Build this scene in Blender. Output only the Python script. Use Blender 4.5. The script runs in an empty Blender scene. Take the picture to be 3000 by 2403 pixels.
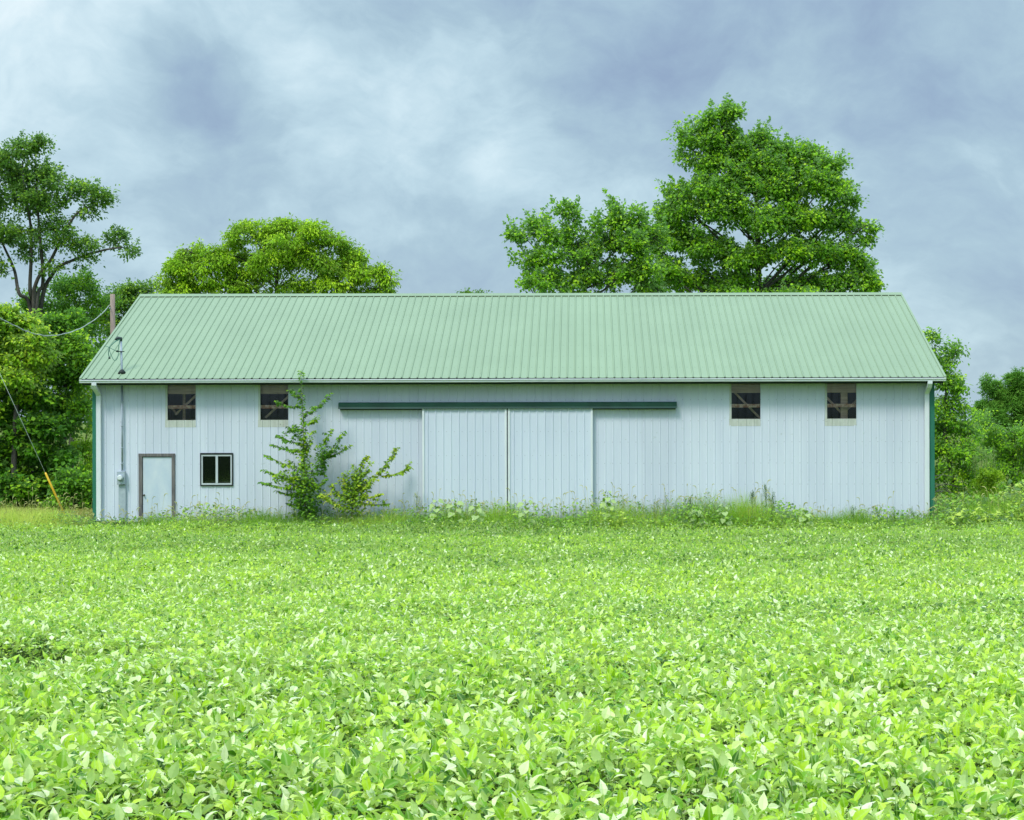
import bpy, math, random
import numpy as np
from mathutils import Vector

random.seed(7)
RNG = np.random.default_rng(11)
sc = bpy.context.scene
COL = sc.collection

# ------------------------------------------------------------------ camera model
F, CX, CY, RHO = 4800.0, 1702.0, 1225.0, 0.0022
CAM = (0.0, -48.0, 3.2)

def P(px, py, d):
    """point at distance d from the camera (along +Y) seen at photo pixel px,py"""
    dx, dy = px - CX, py - CY
    x, y = dx - RHO * dy, dy + RHO * dx
    return (x / F * d, d - 48.0, 3.2 - y / F * d)

def WX(px):                                   # x on the barn's front wall
    return (px - CX) / 100.0

# ------------------------------------------------------------------ tagging
def tag(o, label=None, cat=None, group=None, kind=None):
    if label: o['label'] = label
    if cat: o['category'] = cat
    if group: o['group'] = group
    if kind: o['kind'] = kind
    return o

def empty(name, loc, label, cat, group=None):
    o = bpy.data.objects.new(name, None)
    o.empty_display_size = 0.2
    COL.objects.link(o)
    o.location = loc
    return tag(o, label, cat, group)

# ------------------------------------------------------------------ materials
def new_mat(name):
    m = bpy.data.materials.new(name)
    m.use_nodes = True
    nt = m.node_tree
    nt.nodes.clear()
    out = nt.nodes.new('ShaderNodeOutputMaterial')
    return m, nt, out

def N(nt, t, **kw):
    n = nt.nodes.new(t)
    for k, v in kw.items():
        if k.startswith('i_'):
            n.inputs[k[2:].replace('_', ' ')].default_value = v
        else:
            setattr(n, k, v)
    return n

def L(nt, a, b):
    nt.links.new(a, b)

def ramp(nt, stops, interp='LINEAR'):
    r = nt.nodes.new('ShaderNodeValToRGB')
    r.color_ramp.interpolation = interp
    e = r.color_ramp.elements
    while len(e) < len(stops):
        e.new(0.5)
    for i, (p, c) in enumerate(stops):
        e[i].position = p
        e[i].color = (c[0], c[1], c[2], 1)
    return r

def surf_mat(name, c1, c2, scale=(3, 3, 3), rough=0.5, spec=0.4, metallic=0.0, detail=5.0,
             lo=0.35, hi=0.65, bump=0.0, bump_scale=40.0, spots=None, metal=None):
    """paint / wood / soil : two tones mixed by a noise in object space, optional dirt specks"""
    m, nt, out = new_mat(name)
    tc = N(nt, 'ShaderNodeTexCoord')
    mp = N(nt, 'ShaderNodeMapping')
    mp.inputs['Scale'].default_value = scale
    L(nt, tc.outputs['Object'], mp.inputs['Vector'])
    nz = N(nt, 'ShaderNodeTexNoise', i_Scale=1.0, i_Detail=detail, i_Roughness=0.6)
    L(nt, mp.outputs['Vector'], nz.inputs['Vector'])
    r = ramp(nt, [(lo, c1), (hi, c2)])
    L(nt, nz.outputs['Fac'], r.inputs['Fac'])
    col = r.outputs['Color']
    if spots:
        sc_, amt, c3, thr = spots
        n2 = N(nt, 'ShaderNodeTexNoise', i_Scale=sc_, i_Detail=6.0, i_Roughness=0.7)
        L(nt, tc.outputs['Object'], n2.inputs['Vector'])
        r2 = ramp(nt, [(thr, (0, 0, 0)), (thr + 0.06, (amt, amt, amt))])
        L(nt, n2.outputs['Fac'], r2.inputs['Fac'])
        mx = N(nt, 'ShaderNodeMixRGB')
        L(nt, r2.outputs['Color'], mx.inputs['Fac'])
        L(nt, col, mx.inputs['Color1'])
        mx.inputs['Color2'].default_value = (*c3, 1)
        col = mx.outputs['Color']
    if metal:                                                # tone differs a little from sheet to sheet; rows of small screw heads
        ox, vstep, tone, screw = metal
        sp = N(nt, 'ShaderNodeSeparateXYZ')
        L(nt, tc.outputs['Object'], sp.inputs[0])
        def mm(op, a, b_=None):
            n_ = N(nt, 'ShaderNodeMath', operation=op)
            for i_, q_ in enumerate((a, b_)):
                if q_ is None: continue
                if isinstance(q_, (int, float)): n_.inputs[i_].default_value = q_
                else: L(nt, q_, n_.inputs[i_])
            return n_.outputs['Value']
        xx = mm('ADD', sp.outputs['X'], ox)
        wn_ = N(nt, 'ShaderNodeTexWhiteNoise', noise_dimensions='1D')
        L(nt, mm('FLOOR', mm('DIVIDE', xx, .9144)), wn_.inputs['W'])
        f_ = mm('ADD', mm('MULTIPLY', wn_.outputs['Value'], tone), 1 - tone / 2)
        fx = mm('FRACT', mm('DIVIDE', mm('ADD', xx, .16), .2286))
        fz = mm('FRACT', mm('DIVIDE', sp.outputs['Z'], vstep))
        dot = mm('MULTIPLY', mm('LESS_THAN', fx, .10), mm('LESS_THAN', fz, .022 / vstep))
        f_ = mm('MULTIPLY', f_, mm('SUBTRACT', 1.0, mm('MULTIPLY', dot, screw)))
        mk = N(nt, 'ShaderNodeVectorMath', operation='SCALE')
        L(nt, col, mk.inputs[0])
        L(nt, f_, mk.inputs['Scale'])
        col = mk.outputs['Vector']
    b = N(nt, 'ShaderNodeBsdfPrincipled')
    b.inputs['Roughness'].default_value = rough
    b.inputs['Specular IOR Level'].default_value = spec
    b.inputs['Metallic'].default_value = metallic
    L(nt, col, b.inputs['Base Color'])
    if bump:
        n3 = N(nt, 'ShaderNodeTexNoise', i_Scale=bump_scale, i_Detail=4.0)
        L(nt, tc.outputs['Object'], n3.inputs['Vector'])
        bp = N(nt, 'ShaderNodeBump', i_Strength=bump, i_Distance=0.02)
        L(nt, n3.outputs['Fac'], bp.inputs['Height'])
        L(nt, bp.outputs['Normal'], b.inputs['Normal'])
    L(nt, b.outputs['BSDF'], out.inputs['Surface'])
    return m

def leaf_mat(name, stops, under=None, rough=0.45, spec=0.5, trans=0.3, tcol=None, vein=0.0, vcol=(0.5, 0.7, 0.25)):
    """leaf : colour from the per-leaf attribute tint, pale underside, light passing through"""
    m, nt, out = new_mat(name)
    at = N(nt, 'ShaderNodeAttribute', attribute_name='tint')
    r = ramp(nt, stops)
    L(nt, at.outputs['Fac'], r.inputs['Fac'])
    col = r.outputs['Color']
    if vein:
        ac = N(nt, 'ShaderNodeAttribute', attribute_name='across')
        rv = ramp(nt, [(0.0, (vein,) * 3), (0.14, (0, 0, 0))])
        L(nt, ac.outputs['Fac'], rv.inputs['Fac'])
        mv = N(nt, 'ShaderNodeMixRGB')
        L(nt, rv.outputs['Color'], mv.inputs['Fac'])
        L(nt, col, mv.inputs['Color1'])
        mv.inputs['Color2'].default_value = (*vcol, 1)
        col = mv.outputs['Color']
    if under:
        geo = N(nt, 'ShaderNodeNewGeometry')
        mu = N(nt, 'ShaderNodeMixRGB')
        L(nt, geo.outputs['Backfacing'], mu.inputs['Fac'])
        L(nt, col, mu.inputs['Color1'])
        mu.inputs['Color2'].default_value = (*under, 1)
        col = mu.outputs['Color']
    b = N(nt, 'ShaderNodeBsdfPrincipled')
    b.inputs['Roughness'].default_value = rough
    b.inputs['Specular IOR Level'].default_value = spec
    L(nt, col, b.inputs['Base Color'])
    t = N(nt, 'ShaderNodeBsdfTranslucent')
    if tcol:
        mt = N(nt, 'ShaderNodeMixRGB', blend_type='MULTIPLY', i_Fac=1.0)
        L(nt, col, mt.inputs['Color1'])
        mt.inputs['Color2'].default_value = (*tcol, 1)
        L(nt, mt.outputs['Color'], t.inputs['Color'])
    else:
        L(nt, col, t.inputs['Color'])
    mx = N(nt, 'ShaderNodeMixShader', i_Fac=trans)
    L(nt, b.outputs['BSDF'], mx.inputs[1])
    L(nt, t.outputs['BSDF'], mx.inputs[2])
    L(nt, mx.outputs['Shader'], out.inputs['Surface'])
    return m

def glass_mat(name, tint, refl=0.12):
    m, nt, out = new_mat(name)
    tr = N(nt, 'ShaderNodeBsdfTransparent')
    tr.inputs['Color'].default_value = (*tint, 1)
    gl = N(nt, 'ShaderNodeBsdfGlossy')
    gl.inputs['Roughness'].default_value = 0.08
    gl.inputs['Color'].default_value = (0.9, 0.95, 1.0, 1)
    fr = N(nt, 'ShaderNodeFresnel', i_IOR=1.5)
    ad = N(nt, 'ShaderNodeMath', operation='MULTIPLY')
    ad.inputs[1].default_value = refl / 0.04
    L(nt, fr.outputs['Fac'], ad.inputs[0])
    mx = N(nt, 'ShaderNodeMixShader')
    L(nt, ad.outputs['Value'], mx.inputs['Fac'])
    L(nt, tr.outputs['BSDF'], mx.inputs[1])
    L(nt, gl.outputs['BSDF'], mx.inputs[2])
    L(nt, mx.outputs['Shader'], out.inputs['Surface'])
    return m

M = {}
M['siding'] = surf_mat('white_siding_paint', (0.605, 0.645, 0.745), (0.67, 0.71, 0.80), (1.6, 1.6, 0.25), 0.42, 0.4,
                       spots=(6.0, 0.5, (0.42, 0.47, 0.46), 0.62), metal=(-0.0, .62, .07, .30))
M['door_siding'] = surf_mat('white_sliding_door_paint', (0.61, 0.66, 0.765), (0.67, 0.72, 0.81), (1.3, 1.3, 0.25), 0.40, 0.4,
                            spots=(6.0, 0.3, (0.46, 0.51, 0.51), 0.65), metal=(.05, .70, .05, .25))
M['white_trim'] = surf_mat('white_trim_paint', (0.68, 0.72, 0.74), (0.77, 0.80, 0.81), (4, 4, 1), 0.4, 0.4,
                           spots=(9.0, 0.35, (0.45, 0.48, 0.46), 0.64))
M['roof'] = surf_mat('sage_green_roof_paint', (0.222, 0.298, 0.18), (0.242, 0.322, 0.196), (0.8, 0.5, 0.5), 0.48, 0.35,
                     spots=(10.0, 0.25, (0.16, 0.22, 0.14), 0.63), metal=(.08, .36, .035, .30))
M['green_trim'] = surf_mat('dark_green_trim_paint', (0.003, 0.036, 0.023), (0.006, 0.055, 0.035), (2, 2, 2), 0.38, 0.5)
M['corner_green'] = surf_mat('mid_green_trim_paint', (0.022, 0.15, 0.095), (0.035, 0.2, 0.13), (2, 2, 0.6), 0.45, 0.4,
                             spots=(5.0, 0.35, (0.3, 0.42, 0.36), 0.64))
M['dark_fascia'] = surf_mat('blackish_green_fascia', (0.012, 0.02, 0.017), (0.02, 0.03, 0.025), (3, 3, 3), 0.6, 0.3)
M['old_sill'] = surf_mat('weathered_cream_sill', (0.48, 0.50, 0.44), (0.60, 0.62, 0.57), (9, 9, 2), 0.7, 0.2,
                         spots=(16.0, 0.8, (0.12, 0.11, 0.09), 0.63))
M['timber'] = surf_mat('bare_timber', (0.55, 0.37, 0.25), (0.76, 0.57, 0.41), (1.5, 8, 22), 0.8, 0.15)
M['rusty_timber'] = surf_mat('reddish_timber', (0.50, 0.22, 0.12), (0.85, 0.62, 0.45), (9, 9, 9), 0.7, 0.2, lo=0.42, hi=0.62)
M['door_frame'] = surf_mat('weathered_wood_frame', (0.10, 0.095, 0.10), (0.22, 0.20, 0.19), (18, 18, 2), 0.8, 0.2)
M['door_white'] = surf_mat('worn_white_door_paint', (0.52, 0.60, 0.70), (0.63, 0.685, 0.745), (2.2, 2.2, 1.2), 0.45, 0.35,
                           spots=(5.0, 0.4, (0.46, 0.53, 0.6), 0.6))
M['black_frame'] = surf_mat('black_window_surround', (0.012, 0.014, 0.016), (0.022, 0.024, 0.026), (4, 4, 4), 0.45, 0.4)
M['grey_metal'] = surf_mat('grey_conduit_metal', (0.30, 0.36, 0.42), (0.40, 0.46, 0.52), (6, 6, 3), 0.5, 0.5, 0.2)
M['meter_grey'] = surf_mat('grey_meter_paint', (0.34, 0.40, 0.45), (0.44, 0.50, 0.55), (8, 8, 8), 0.5, 0.4)
M['dark_rubber'] = surf_mat('black_cable_rubber', (0.012, 0.03, 0.025), (0.02, 0.045, 0.038), (5, 5, 5), 0.5, 0.4)
M['green_cable'] = surf_mat('weathered_green_cable', (0.05, 0.17, 0.13), (0.08, 0.24, 0.18), (9, 9, 9), 0.5, 0.4)
M['sash'] = surf_mat('dull_white_sash', (0.50, 0.54, 0.57), (0.58, 0.62, 0.64), (4, 4, 4), 0.45, 0.35)
M['knob'] = surf_mat('tarnished_knob_metal', (0.12, 0.11, 0.10), (0.25, 0.23, 0.2), (20, 20, 20), 0.3, 0.6, 0.8)
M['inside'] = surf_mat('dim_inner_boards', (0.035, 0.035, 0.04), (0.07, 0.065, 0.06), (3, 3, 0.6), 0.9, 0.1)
M['concrete'] = surf_mat('grey_foundation_concrete', (0.16, 0.16, 0.15), (0.30, 0.29, 0.27), (5, 5, 5), 0.9, 0.2, bump=0.3)
M['pole'] = surf_mat('grey_brown_pole_wood', (0.20, 0.15, 0.125), (0.36, 0.28, 0.235), (18, 18, 1.2), 0.85, 0.15)
M['bark'] = surf_mat('grey_brown_bark', (0.045, 0.042, 0.036), (0.12, 0.11, 0.09), (6, 6, 1.5), 0.9, 0.1, bump=0.6, bump_scale=18)
M['bark_pale'] = surf_mat('pale_twig_bark', (0.16, 0.14, 0.09), (0.30, 0.27, 0.18), (6, 6, 2), 0.85, 0.1)
M['stem_green'] = surf_mat('green_stem', (0.09, 0.16, 0.035), (0.17, 0.24, 0.06), (9, 9, 4), 0.6, 0.3)
M['wire'] = surf_mat('galvanised_wire', (0.42, 0.46, 0.42), (0.62, 0.66, 0.60), (30, 30, 30), 0.45, 0.5, 0.4)
M['yellow'] = surf_mat('yellow_guard_plastic', (0.86, 0.47, 0.02), (0.92, 0.56, 0.05), (3, 3, 3), 0.45, 0.4)
M['glass'] = glass_mat('clear_window_glass', (0.55, 0.60, 0.64), 0.05)
M['panel_glass'] = glass_mat('ribbed_clear_panel', (0.92, 0.94, 0.95), 0.04)
M['soil'] = surf_mat('field_soil', (0.018, 0.04, 0.008), (0.045, 0.075, 0.016), (3, 3, 3), 0.95, 0.05, bump=0.5)
M['ground'] = surf_mat('meadow_ground', (0.09, 0.14, 0.025), (0.17, 0.2, 0.045), (0.8, 0.8, 0.8), 0.95, 0.05, bump=0.4)

# ------------------------------------------------------------------ mesh builder
class MB:
    def __init__(self):
        self.v, self.f = [], []

    def box(self, x0, x1, y0, y1, z0, z1):
        i = len(self.v)
        self.v += [(x0, y0, z0), (x1, y0, z0), (x1, y1, z0), (x0, y1, z0), (x0, y0, z1), (x1, y0, z1), (x1, y1, z1), (x0, y1, z1)]
        self.f += [tuple(i + k for k in q) for q in ((0, 3, 2, 1), (4, 5, 6, 7), (0, 1, 5, 4), (1, 2, 6, 5), (2, 3, 7, 6), (3, 0, 4, 7))]
        return self

    def quad(self, a, b, c, d):
        i = len(self.v)
        self.v += [tuple(a), tuple(b), tuple(c), tuple(d)]
        self.f.append((i, i + 1, i + 2, i + 3))
        return self

    def tube(self, pts, radii, n=8, cap=True):
        pts = [Vector(p) for p in pts]
        if not hasattr(radii, '__len__'):
            radii = [radii] * len(pts)
        base = len(self.v)
        ref = Vector((0.13, 0.97, 0.21))
        for k, p in enumerate(pts):
            t = (pts[min(k + 1, len(pts) - 1)] - pts[max(k - 1, 0)])
            t = t.normalized() if t.length > 1e-9 else Vector((0, 0, 1))
            r = ref if abs(t.dot(ref)) < 0.9 else Vector((1, 0, 0))
            u = t.cross(r).normalized()
            w = t.cross(u)
            for j in range(n):
                a = 2 * math.pi * j / n
                q = p + (u * math.cos(a) + w * math.sin(a)) * radii[k]
                self.v.append(tuple(q))
        for k in range(len(pts) - 1):
            for j in range(n):
                a, b = base + k * n + j, base + k * n + (j + 1) % n
                self.f.append((a, b, b + n, a + n))
        if cap:
            self.f.append(tuple(base + j for j in range(n))[::-1])
            self.f.append(tuple(base + (len(pts) - 1) * n + j for j in range(n)))
        return self

    def prism(self, poly, x0, x1):
        """polygon in (y,z) extruded along x"""
        i, n = len(self.v), len(poly)
        self.v += [(x0, y, z) for y, z in poly] + [(x1, y, z) for y, z in poly]
        for j in range(n):
            k = (j + 1) % n
            self.f.append((i + j, i + k, i + n + k, i + n + j))
        self.f.append(tuple(i + j for j in range(n))[::-1])
        self.f.append(tuple(i + n + j for j in range(n)))
        return self

    def build(self, name, mat, parent=None, smooth=False, bevel=0.0, loc=None):
        me = bpy.data.meshes.new(name)
        vs = self.v
        if parent is not None and loc is None:
            o_ = parent
            off = Vector((0, 0, 0))
            while o_ is not None:
                off += o_.location
                o_ = o_.parent
            vs = [(a - off.x, b - off.y, c - off.z) for a, b, c in vs]
        elif loc is not None:
            vs = [(a - loc[0], b - loc[1], c - loc[2]) for a, b, c in vs]
        me.from_pydata(vs, [], self.f)
        me.materials.append(mat)
        if smooth:
            for p in me.polygons:
                p.use_smooth = True
        o = bpy.data.objects.new(name, me)
        COL.objects.link(o)
        if loc is not None: o.location = loc
        if parent is not None: o.parent = parent
        if bevel:
            md = o.modifiers.new('bevel', 'BEVEL')
            md.width = bevel
            md.segments = 2
            md.limit_method = 'ANGLE'
        return o

def np_mesh(name, V, T, mat, parent=None, attrs=None, smooth=False):
    """fast mesh from numpy vertices V (n,3) and triangles T (m,3)"""
    me = bpy.data.meshes.new(name)
    if parent is not None:
        off = np.zeros(3)
        o_ = parent
        while o_ is not None:
            off += np.array(o_.location)
            o_ = o_.parent
        V = V - off
    n, m = len(V), len(T)
    me.vertices.add(n)
    me.vertices.foreach_set('co', np.ascontiguousarray(V, dtype=np.float32).ravel())
    me.loops.add(m * 3)
    me.loops.foreach_set('vertex_index', np.ascontiguousarray(T, dtype=np.int32).ravel())
    me.polygons.add(m)
    me.polygons.foreach_set('loop_start', np.arange(0, m * 3, 3, dtype=np.int32))
    me.polygons.foreach_set('loop_total', np.full(m, 3, dtype=np.int32))
    me.polygons.foreach_set('use_smooth', np.full(m, smooth, dtype=bool))
    me.update(calc_edges=True)
    for k, a in (attrs or {}).items():
        at = me.attributes.new(k, 'FLOAT', 'POINT')
        at.data.foreach_set('value', np.ascontiguousarray(a, dtype=np.float32))
    me.materials.append(mat)
    me.validate()
    o = bpy.data.objects.new(name, me)
    COL.objects.link(o)
    if parent is not None: o.parent = parent
    return o

# leaf templates : columns along, across, up ; triangles
LEAF = {
    0: (np.array([(0, 0, 0), (.42, .5, .10), (1, 0, -.10), (.42, -.5, .10)], float),
        np.array([(0, 1, 2), (0, 2, 3)])),
    1: (np.array([(0, 0, 0), (.38, .5, .07), (.5, 0, .05), (.38, -.5, .07), (1, 0, -.14)], float),
        np.array([(0, 1, 2), (0, 2, 3), (1, 4, 2), (2, 4, 3)])),
    2: (np.array([(0, 0, 0),
                  (.12, .34, .075), (.14, 0, .015), (.12, -.34, .075),
                  (.34, .5, .13), (.38, 0, .03), (.34, -.5, .13),
                  (.62, .35, .08), (.66, 0, .005), (.62, -.35, .08),
                  (.84, .13, -.03), (.87, 0, -.06), (.84, -.13, -.03),
                  (1, 0, -.13)], float),
        np.array([(0, 1, 2), (0, 2, 3), (1, 4, 5), (1, 5, 2), (2, 5, 6), (2, 6, 3), (4, 7, 8), (4, 8, 5), (5, 8, 9), (5, 9, 6),
                  (7, 10, 11), (7, 11, 8), (8, 11, 12), (8, 12, 9), (10, 13, 11), (11, 13, 12)])),
    3: (np.array([(0, 0, 0), (-.12, .3, .03), (.25, .52, .05), (.62, .34, .02), (1, 0, -.12),   # heart-shaped
                  (.62, -.34, .02), (.25, -.52, .05), (-.12, -.3, .03), (.4, 0, -.03)], float),
        np.array([(0, 8, 1), (1, 8, 2), (2, 8, 3), (3, 8, 4), (4, 8, 5), (5, 8, 6), (6, 8, 7), (7, 8, 0)])),
}

def unit(a):
    return a / np.maximum(np.linalg.norm(a, axis=-1, keepdims=True), 1e-9)

def leaf_arrays(pos, d, nrm, Ln, Wd, tint, lod, curl=None):
    T, Fc = LEAF[lod]
    d = unit(d)
    s = unit(np.cross(d, nrm))
    u = np.cross(s, d)
    flip = u[:, 2] < -2       # keep as is: underside may face up
    c = np.ones(len(pos)) if curl is None else curl
    V = (pos[:, None, :] + (Ln[:, None] * T[None, :, 0])[..., None] * d[:, None, :]
         + (Wd[:, None] * T[None, :, 1])[..., None] * s[:, None, :]
         + ((Ln * c)[:, None] * T[None, :, 2])[..., None] * u[:, None, :])
    n, k = len(pos), len(T)
    tri = (np.arange(n)[:, None, None] * k + Fc[None]).reshape(-1, 3)
    return V.reshape(-1, 3), tri, np.repeat(tint, k), np.tile(np.abs(T[:, 1]), n)

def leaf_object(name, pos, d, nrm, Ln, Wd, tint, lod, mat, parent=None, curl=None):
    V, T, t, a = leaf_arrays(pos, d, nrm, Ln, Wd, tint, lod, curl)
    return np_mesh(name, V, T, mat, parent, {'tint': t, 'across': a}, smooth=(lod == 2))

def rand_dirs(n):
    return unit(RNG.normal(size=(n, 3)))

def noise2(x, y, s, seed=0):
    """cheap smooth pseudo-noise 0..1"""
    r = np.random.default_rng(seed)
    out = np.zeros_like(x)
    for k in range(7):
        a, f, p = r.uniform(0, 6.28), s * r.uniform(0.5, 1.9), r.uniform(0, 6.28)
        out += np.sin((x * math.cos(a) + y * math.sin(a)) * f + p)
    return 0.5 + 0.5 * np.tanh(out / 2.6)

# ------------------------------------------------------------------ ground
GD = np.array([-60, 0, 6, 9, 12, 14, 18, 25, 35, 44, 45.6, 47, 48.5, 60])
GZ = np.array([1.3, 1.22, 1.10, .98, .82, .66, .42, .08, -.27, -.46, -.38, -.12, 0, 0])
def gz(y):
    d = np.asarray(y, float) + 48.0
    return (np.interp(d - .6, GD, GZ) + np.interp(d, GD, GZ) + np.interp(d + .6, GD, GZ)) / 3

def sheet(name, xs, ys, lift, mat):
    X, Y = np.meshgrid(xs, ys)
    Z = gz(Y) + lift
    V = np.stack([X, Y, Z], -1).reshape(-1, 3)
    nx, ny = len(xs), len(ys)
    i = (np.arange(ny - 1)[:, None] * nx + np.arange(nx - 1)[None]).ravel()
    T = np.concatenate([np.stack([i, i + 1, i + nx + 1], -1), np.stack([i, i + nx + 1, i + nx], -1)])
    o = np_mesh(name, V, T, mat, smooth=True)
    return tag(o, kind='structure')

ysd = np.concatenate([np.array([-900, -400, -150, -108]), np.arange(-100, 2, 0.5), np.array([6, 15, 30, 60, 120, 300, 700, 1600])])
xsd = np.array([-1500, -600, -250, -100, -50, -25, -12, 0, 12, 25, 50, 100, 250, 600, 1500.0])
sheet('ground', xsd, ysd, 0.0, M['ground'])
sheet('field_soil', np.array([-90, -45, -20, 0, 20, 45, 90.0]), np.arange(-100, -1.9, 0.5), 0.006, M['soil'])

# ------------------------------------------------------------------ barn
WX0, WX1 = -14.28, 10.33
WZ0, WZ1 = 0.24, 4.20
RIB = 0.2286
barn = empty('barn', (-1.9, 0, 0), 'long white metal barn with a pale green ribbed roof across the field', 'barn')

def rib_profile(x0, x1, off=0.0, pitch=RIB, h=0.012, w0=0.05, w1=0.022):
    """break points (x, outward height) of ribbed sheet metal"""
    pts = [(x0, 0.0)]
    k = math.ceil((x0 - off + w0) / pitch)
    while True:
        c = off + k * pitch
        if c > x1 - w0: break
        pts += [(c - w0 / 2, 0), (c - w1 / 2, h), (c + w1 / 2, h), (c + w0 / 2, 0)]
        k += 1
    pts.append((x1, 0.0))
    return pts

def prof_at(pts, x):
    xs = [p[0] for p in pts]
    return float(np.interp(x, xs, [p[1] for p in pts]))

def ribbed_wall(mb, pts, y, z0, ztop, holes=(), flip=False):
    """vertical ribbed sheet facing -Y (ribs stand out to -Y), holes = (x0,x1,z0,z1)"""
    xs = sorted(set([p[0] for p in pts] + [h[0] for h in holes] + [h[1] for h in holes]))
    xs = [x for x in xs if pts[0][0] - 1e-6 <= x <= pts[-1][0] + 1e-6]
    for a, b in zip(xs[:-1], xs[1:]):
        if b - a < 1e-5: continue
        m = (a + b) / 2
        cuts = sorted([(h[2], h[3]) for h in holes if h[0] < m < h[1]])
        spans, z = [], z0
        for c0, c1 in cuts:
            if c0 > z + 1e-4: spans.append((z, c0))
            z = max(z, c1)
        ha, hb = prof_at(pts, a), prof_at(pts, b)
        ta = ztop(a) if callable(ztop) else ztop
        tb = ztop(b) if callable(ztop) else ztop
        if z < min(ta, tb) - 1e-4: spans.append((z, None))
        for s0, s1 in spans:
            mb.quad((a, y - ha, s0), (b, y - hb, s0), (b, y - hb, tb if s1 is None else s1), (a, y - ha, ta if s1 is None else s1))

UP = [(491, 574), (763, 845), (2143, 2228), (2423, 2509)]
holes = []
for a, b in UP:
    holes.append((WX(a - 6), WX(b + 1), 2.98, 4.3))
SL = (WX(589), WX(681), 3.2 - 1.99 + 0.0, 2.16)          # slider window opening
SL = (WX(589), WX(681), 1.255, 2.18)
DR = (WX(407.6), WX(512), 0.10, 2.175)
holes += [SL, DR]
wall_pts = rib_profile(WX0, WX1, 0.03)
mb = MB(); ribbed_wall(mb, wall_pts, 0.0, WZ0, WZ1, holes); mb.build('wall', M['siding'], barn)
# back wall, gable walls
BY = 12.06
mb = MB()
for (a, ha), (b, hb) in zip(wall_pts[:-1], wall_pts[1:]):
    mb.quad((b, BY + hb, WZ0), (a, BY + ha, WZ0), (a, BY + ha, WZ1), (b, BY + hb, WZ1))
mb.build('wall', M['siding'], barn)
RZ0, RZ1, RY0, RYM = 4.365, 7.27, -0.50, 6.03
SLOPE = (RZ1 - RZ0) / (RYM - RY0)
def roof_z(y):
    return RZ0 + SLOPE * (y - RY0) if y < RYM else RZ0 + SLOPE * (2 * RYM - RY0 - y)
for gx, sgn in ((WX0, -1), (WX1, 1)):
    mb = MB()
    gp = rib_profile(0.0, BY, 0.1)
    gp = sorted(gp + [(RYM, prof_at(gp, RYM))])
    for (a, ha), (b, hb) in zip(gp[:-1], gp[1:]):
        if b - a < 1e-6: continue
        q = [(gx + sgn * ha, a, WZ0), (gx + sgn * hb, b, WZ0), (gx + sgn * hb, b, roof_z(b) - 0.06), (gx + sgn * ha, a, roof_z(a) - 0.06)]
        if sgn > 0: mb.quad(*q)
        else: mb.quad(q[1], q[0], q[3], q[2])
    mb.build('wall', M['siding'], barn)
MB().box(WX0 + .02, WX1 - .02, 0.03, BY - .03, -0.3, 0.22).build('foundation', M['concrete'], barn)
# inner liner boards a little behind the sheet metal (what the windows show of the inside)
mb = MB()
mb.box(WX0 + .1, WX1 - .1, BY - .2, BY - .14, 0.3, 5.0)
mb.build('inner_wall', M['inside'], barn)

# roof
RX0, RX1 = -14.51, 10.56
for side in (1, -1):
    mb = MB()
    rp = rib_profile(RX0, RX1, 0.06, h=0.026, w0=0.058, w1=0.02)
    nz_ = 1 / math.hypot(1, SLOPE); ny_ = -SLOPE * nz_
    def rpt(x, h, top):
        y, z = (RYM, RZ1) if top else (RY0, RZ0)
        y, z = y + ny_ * h, z + nz_ * h
        if side < 0: y = 2 * RYM - y
        return (x, y, z)
    for (a, ha), (b, hb) in zip(rp[:-1], rp[1:]):
        q = [rpt(a, ha, 0), rpt(b, hb, 0), rpt(b, hb, 1), rpt(a, ha, 1)]
        if side < 0: q = [q[1], q[0], q[3], q[2]]
        mb.quad(*q)
    mb.build('roof', M['roof'], barn)
# roof deck below the sheet, ridge cap, rake trim, fascia, soffit
mb = MB()
mb.prism([(RY0 + .07, RZ0 - .035 + SLOPE * .07), (RYM, RZ1 - .03), (2 * RYM - RY0 - .07, RZ0 - .035 + SLOPE * .07), (2 * RYM - RY0 - .07, RZ0 - .10 + SLOPE * .07), (RYM, RZ1 - .10), (RY0 + .07, RZ0 - .10 + SLOPE * .07)], RX0 + .03, RX1 - .03)
mb.build('roof_deck', M['timber'], barn)
mb = MB()
cw = 0.17
mb.prism([(RYM - cw, RZ1 - cw * SLOPE + .034), (RYM - .02, RZ1 + .052), (RYM + .02, RZ1 + .052), (RYM + cw, RZ1 - cw * SLOPE + .034), (RYM + cw, RZ1 - cw * SLOPE + .028), (RYM, RZ1 + .038), (RYM - cw, RZ1 - cw * SLOPE + .028)], RX0 - .02, RX1 + .02)
mb.build('ridge_cap', M['roof'], barn)
for x0, x1 in ((RX0 - .035, RX0 + .03), (RX1 - .03, RX1 + .035)):
    mb = MB()
    mb.prism([(RY0 - .005, RZ0 + .03), (RYM, RZ1 + .03), (2 * RYM - RY0 + .005, RZ0 + .03), (2 * RYM - RY0 + .005, RZ0 - .11), (RYM, RZ1 - .11), (RY0 - .005, RZ0 - .11)], x0, x1)
    mb.build('rake_trim', M['roof'], barn)
MB().box(RX0 + .04, RX1 - .04, -0.452, -0.425, 4.185, 4.37).build('fascia', M['dark_fascia'], barn)
MB().box(RX0 + .04, RX1 - .04, -0.424, -0.03, 4.215, 4.235).build('soffit', M['dark_fascia'], barn)
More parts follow.
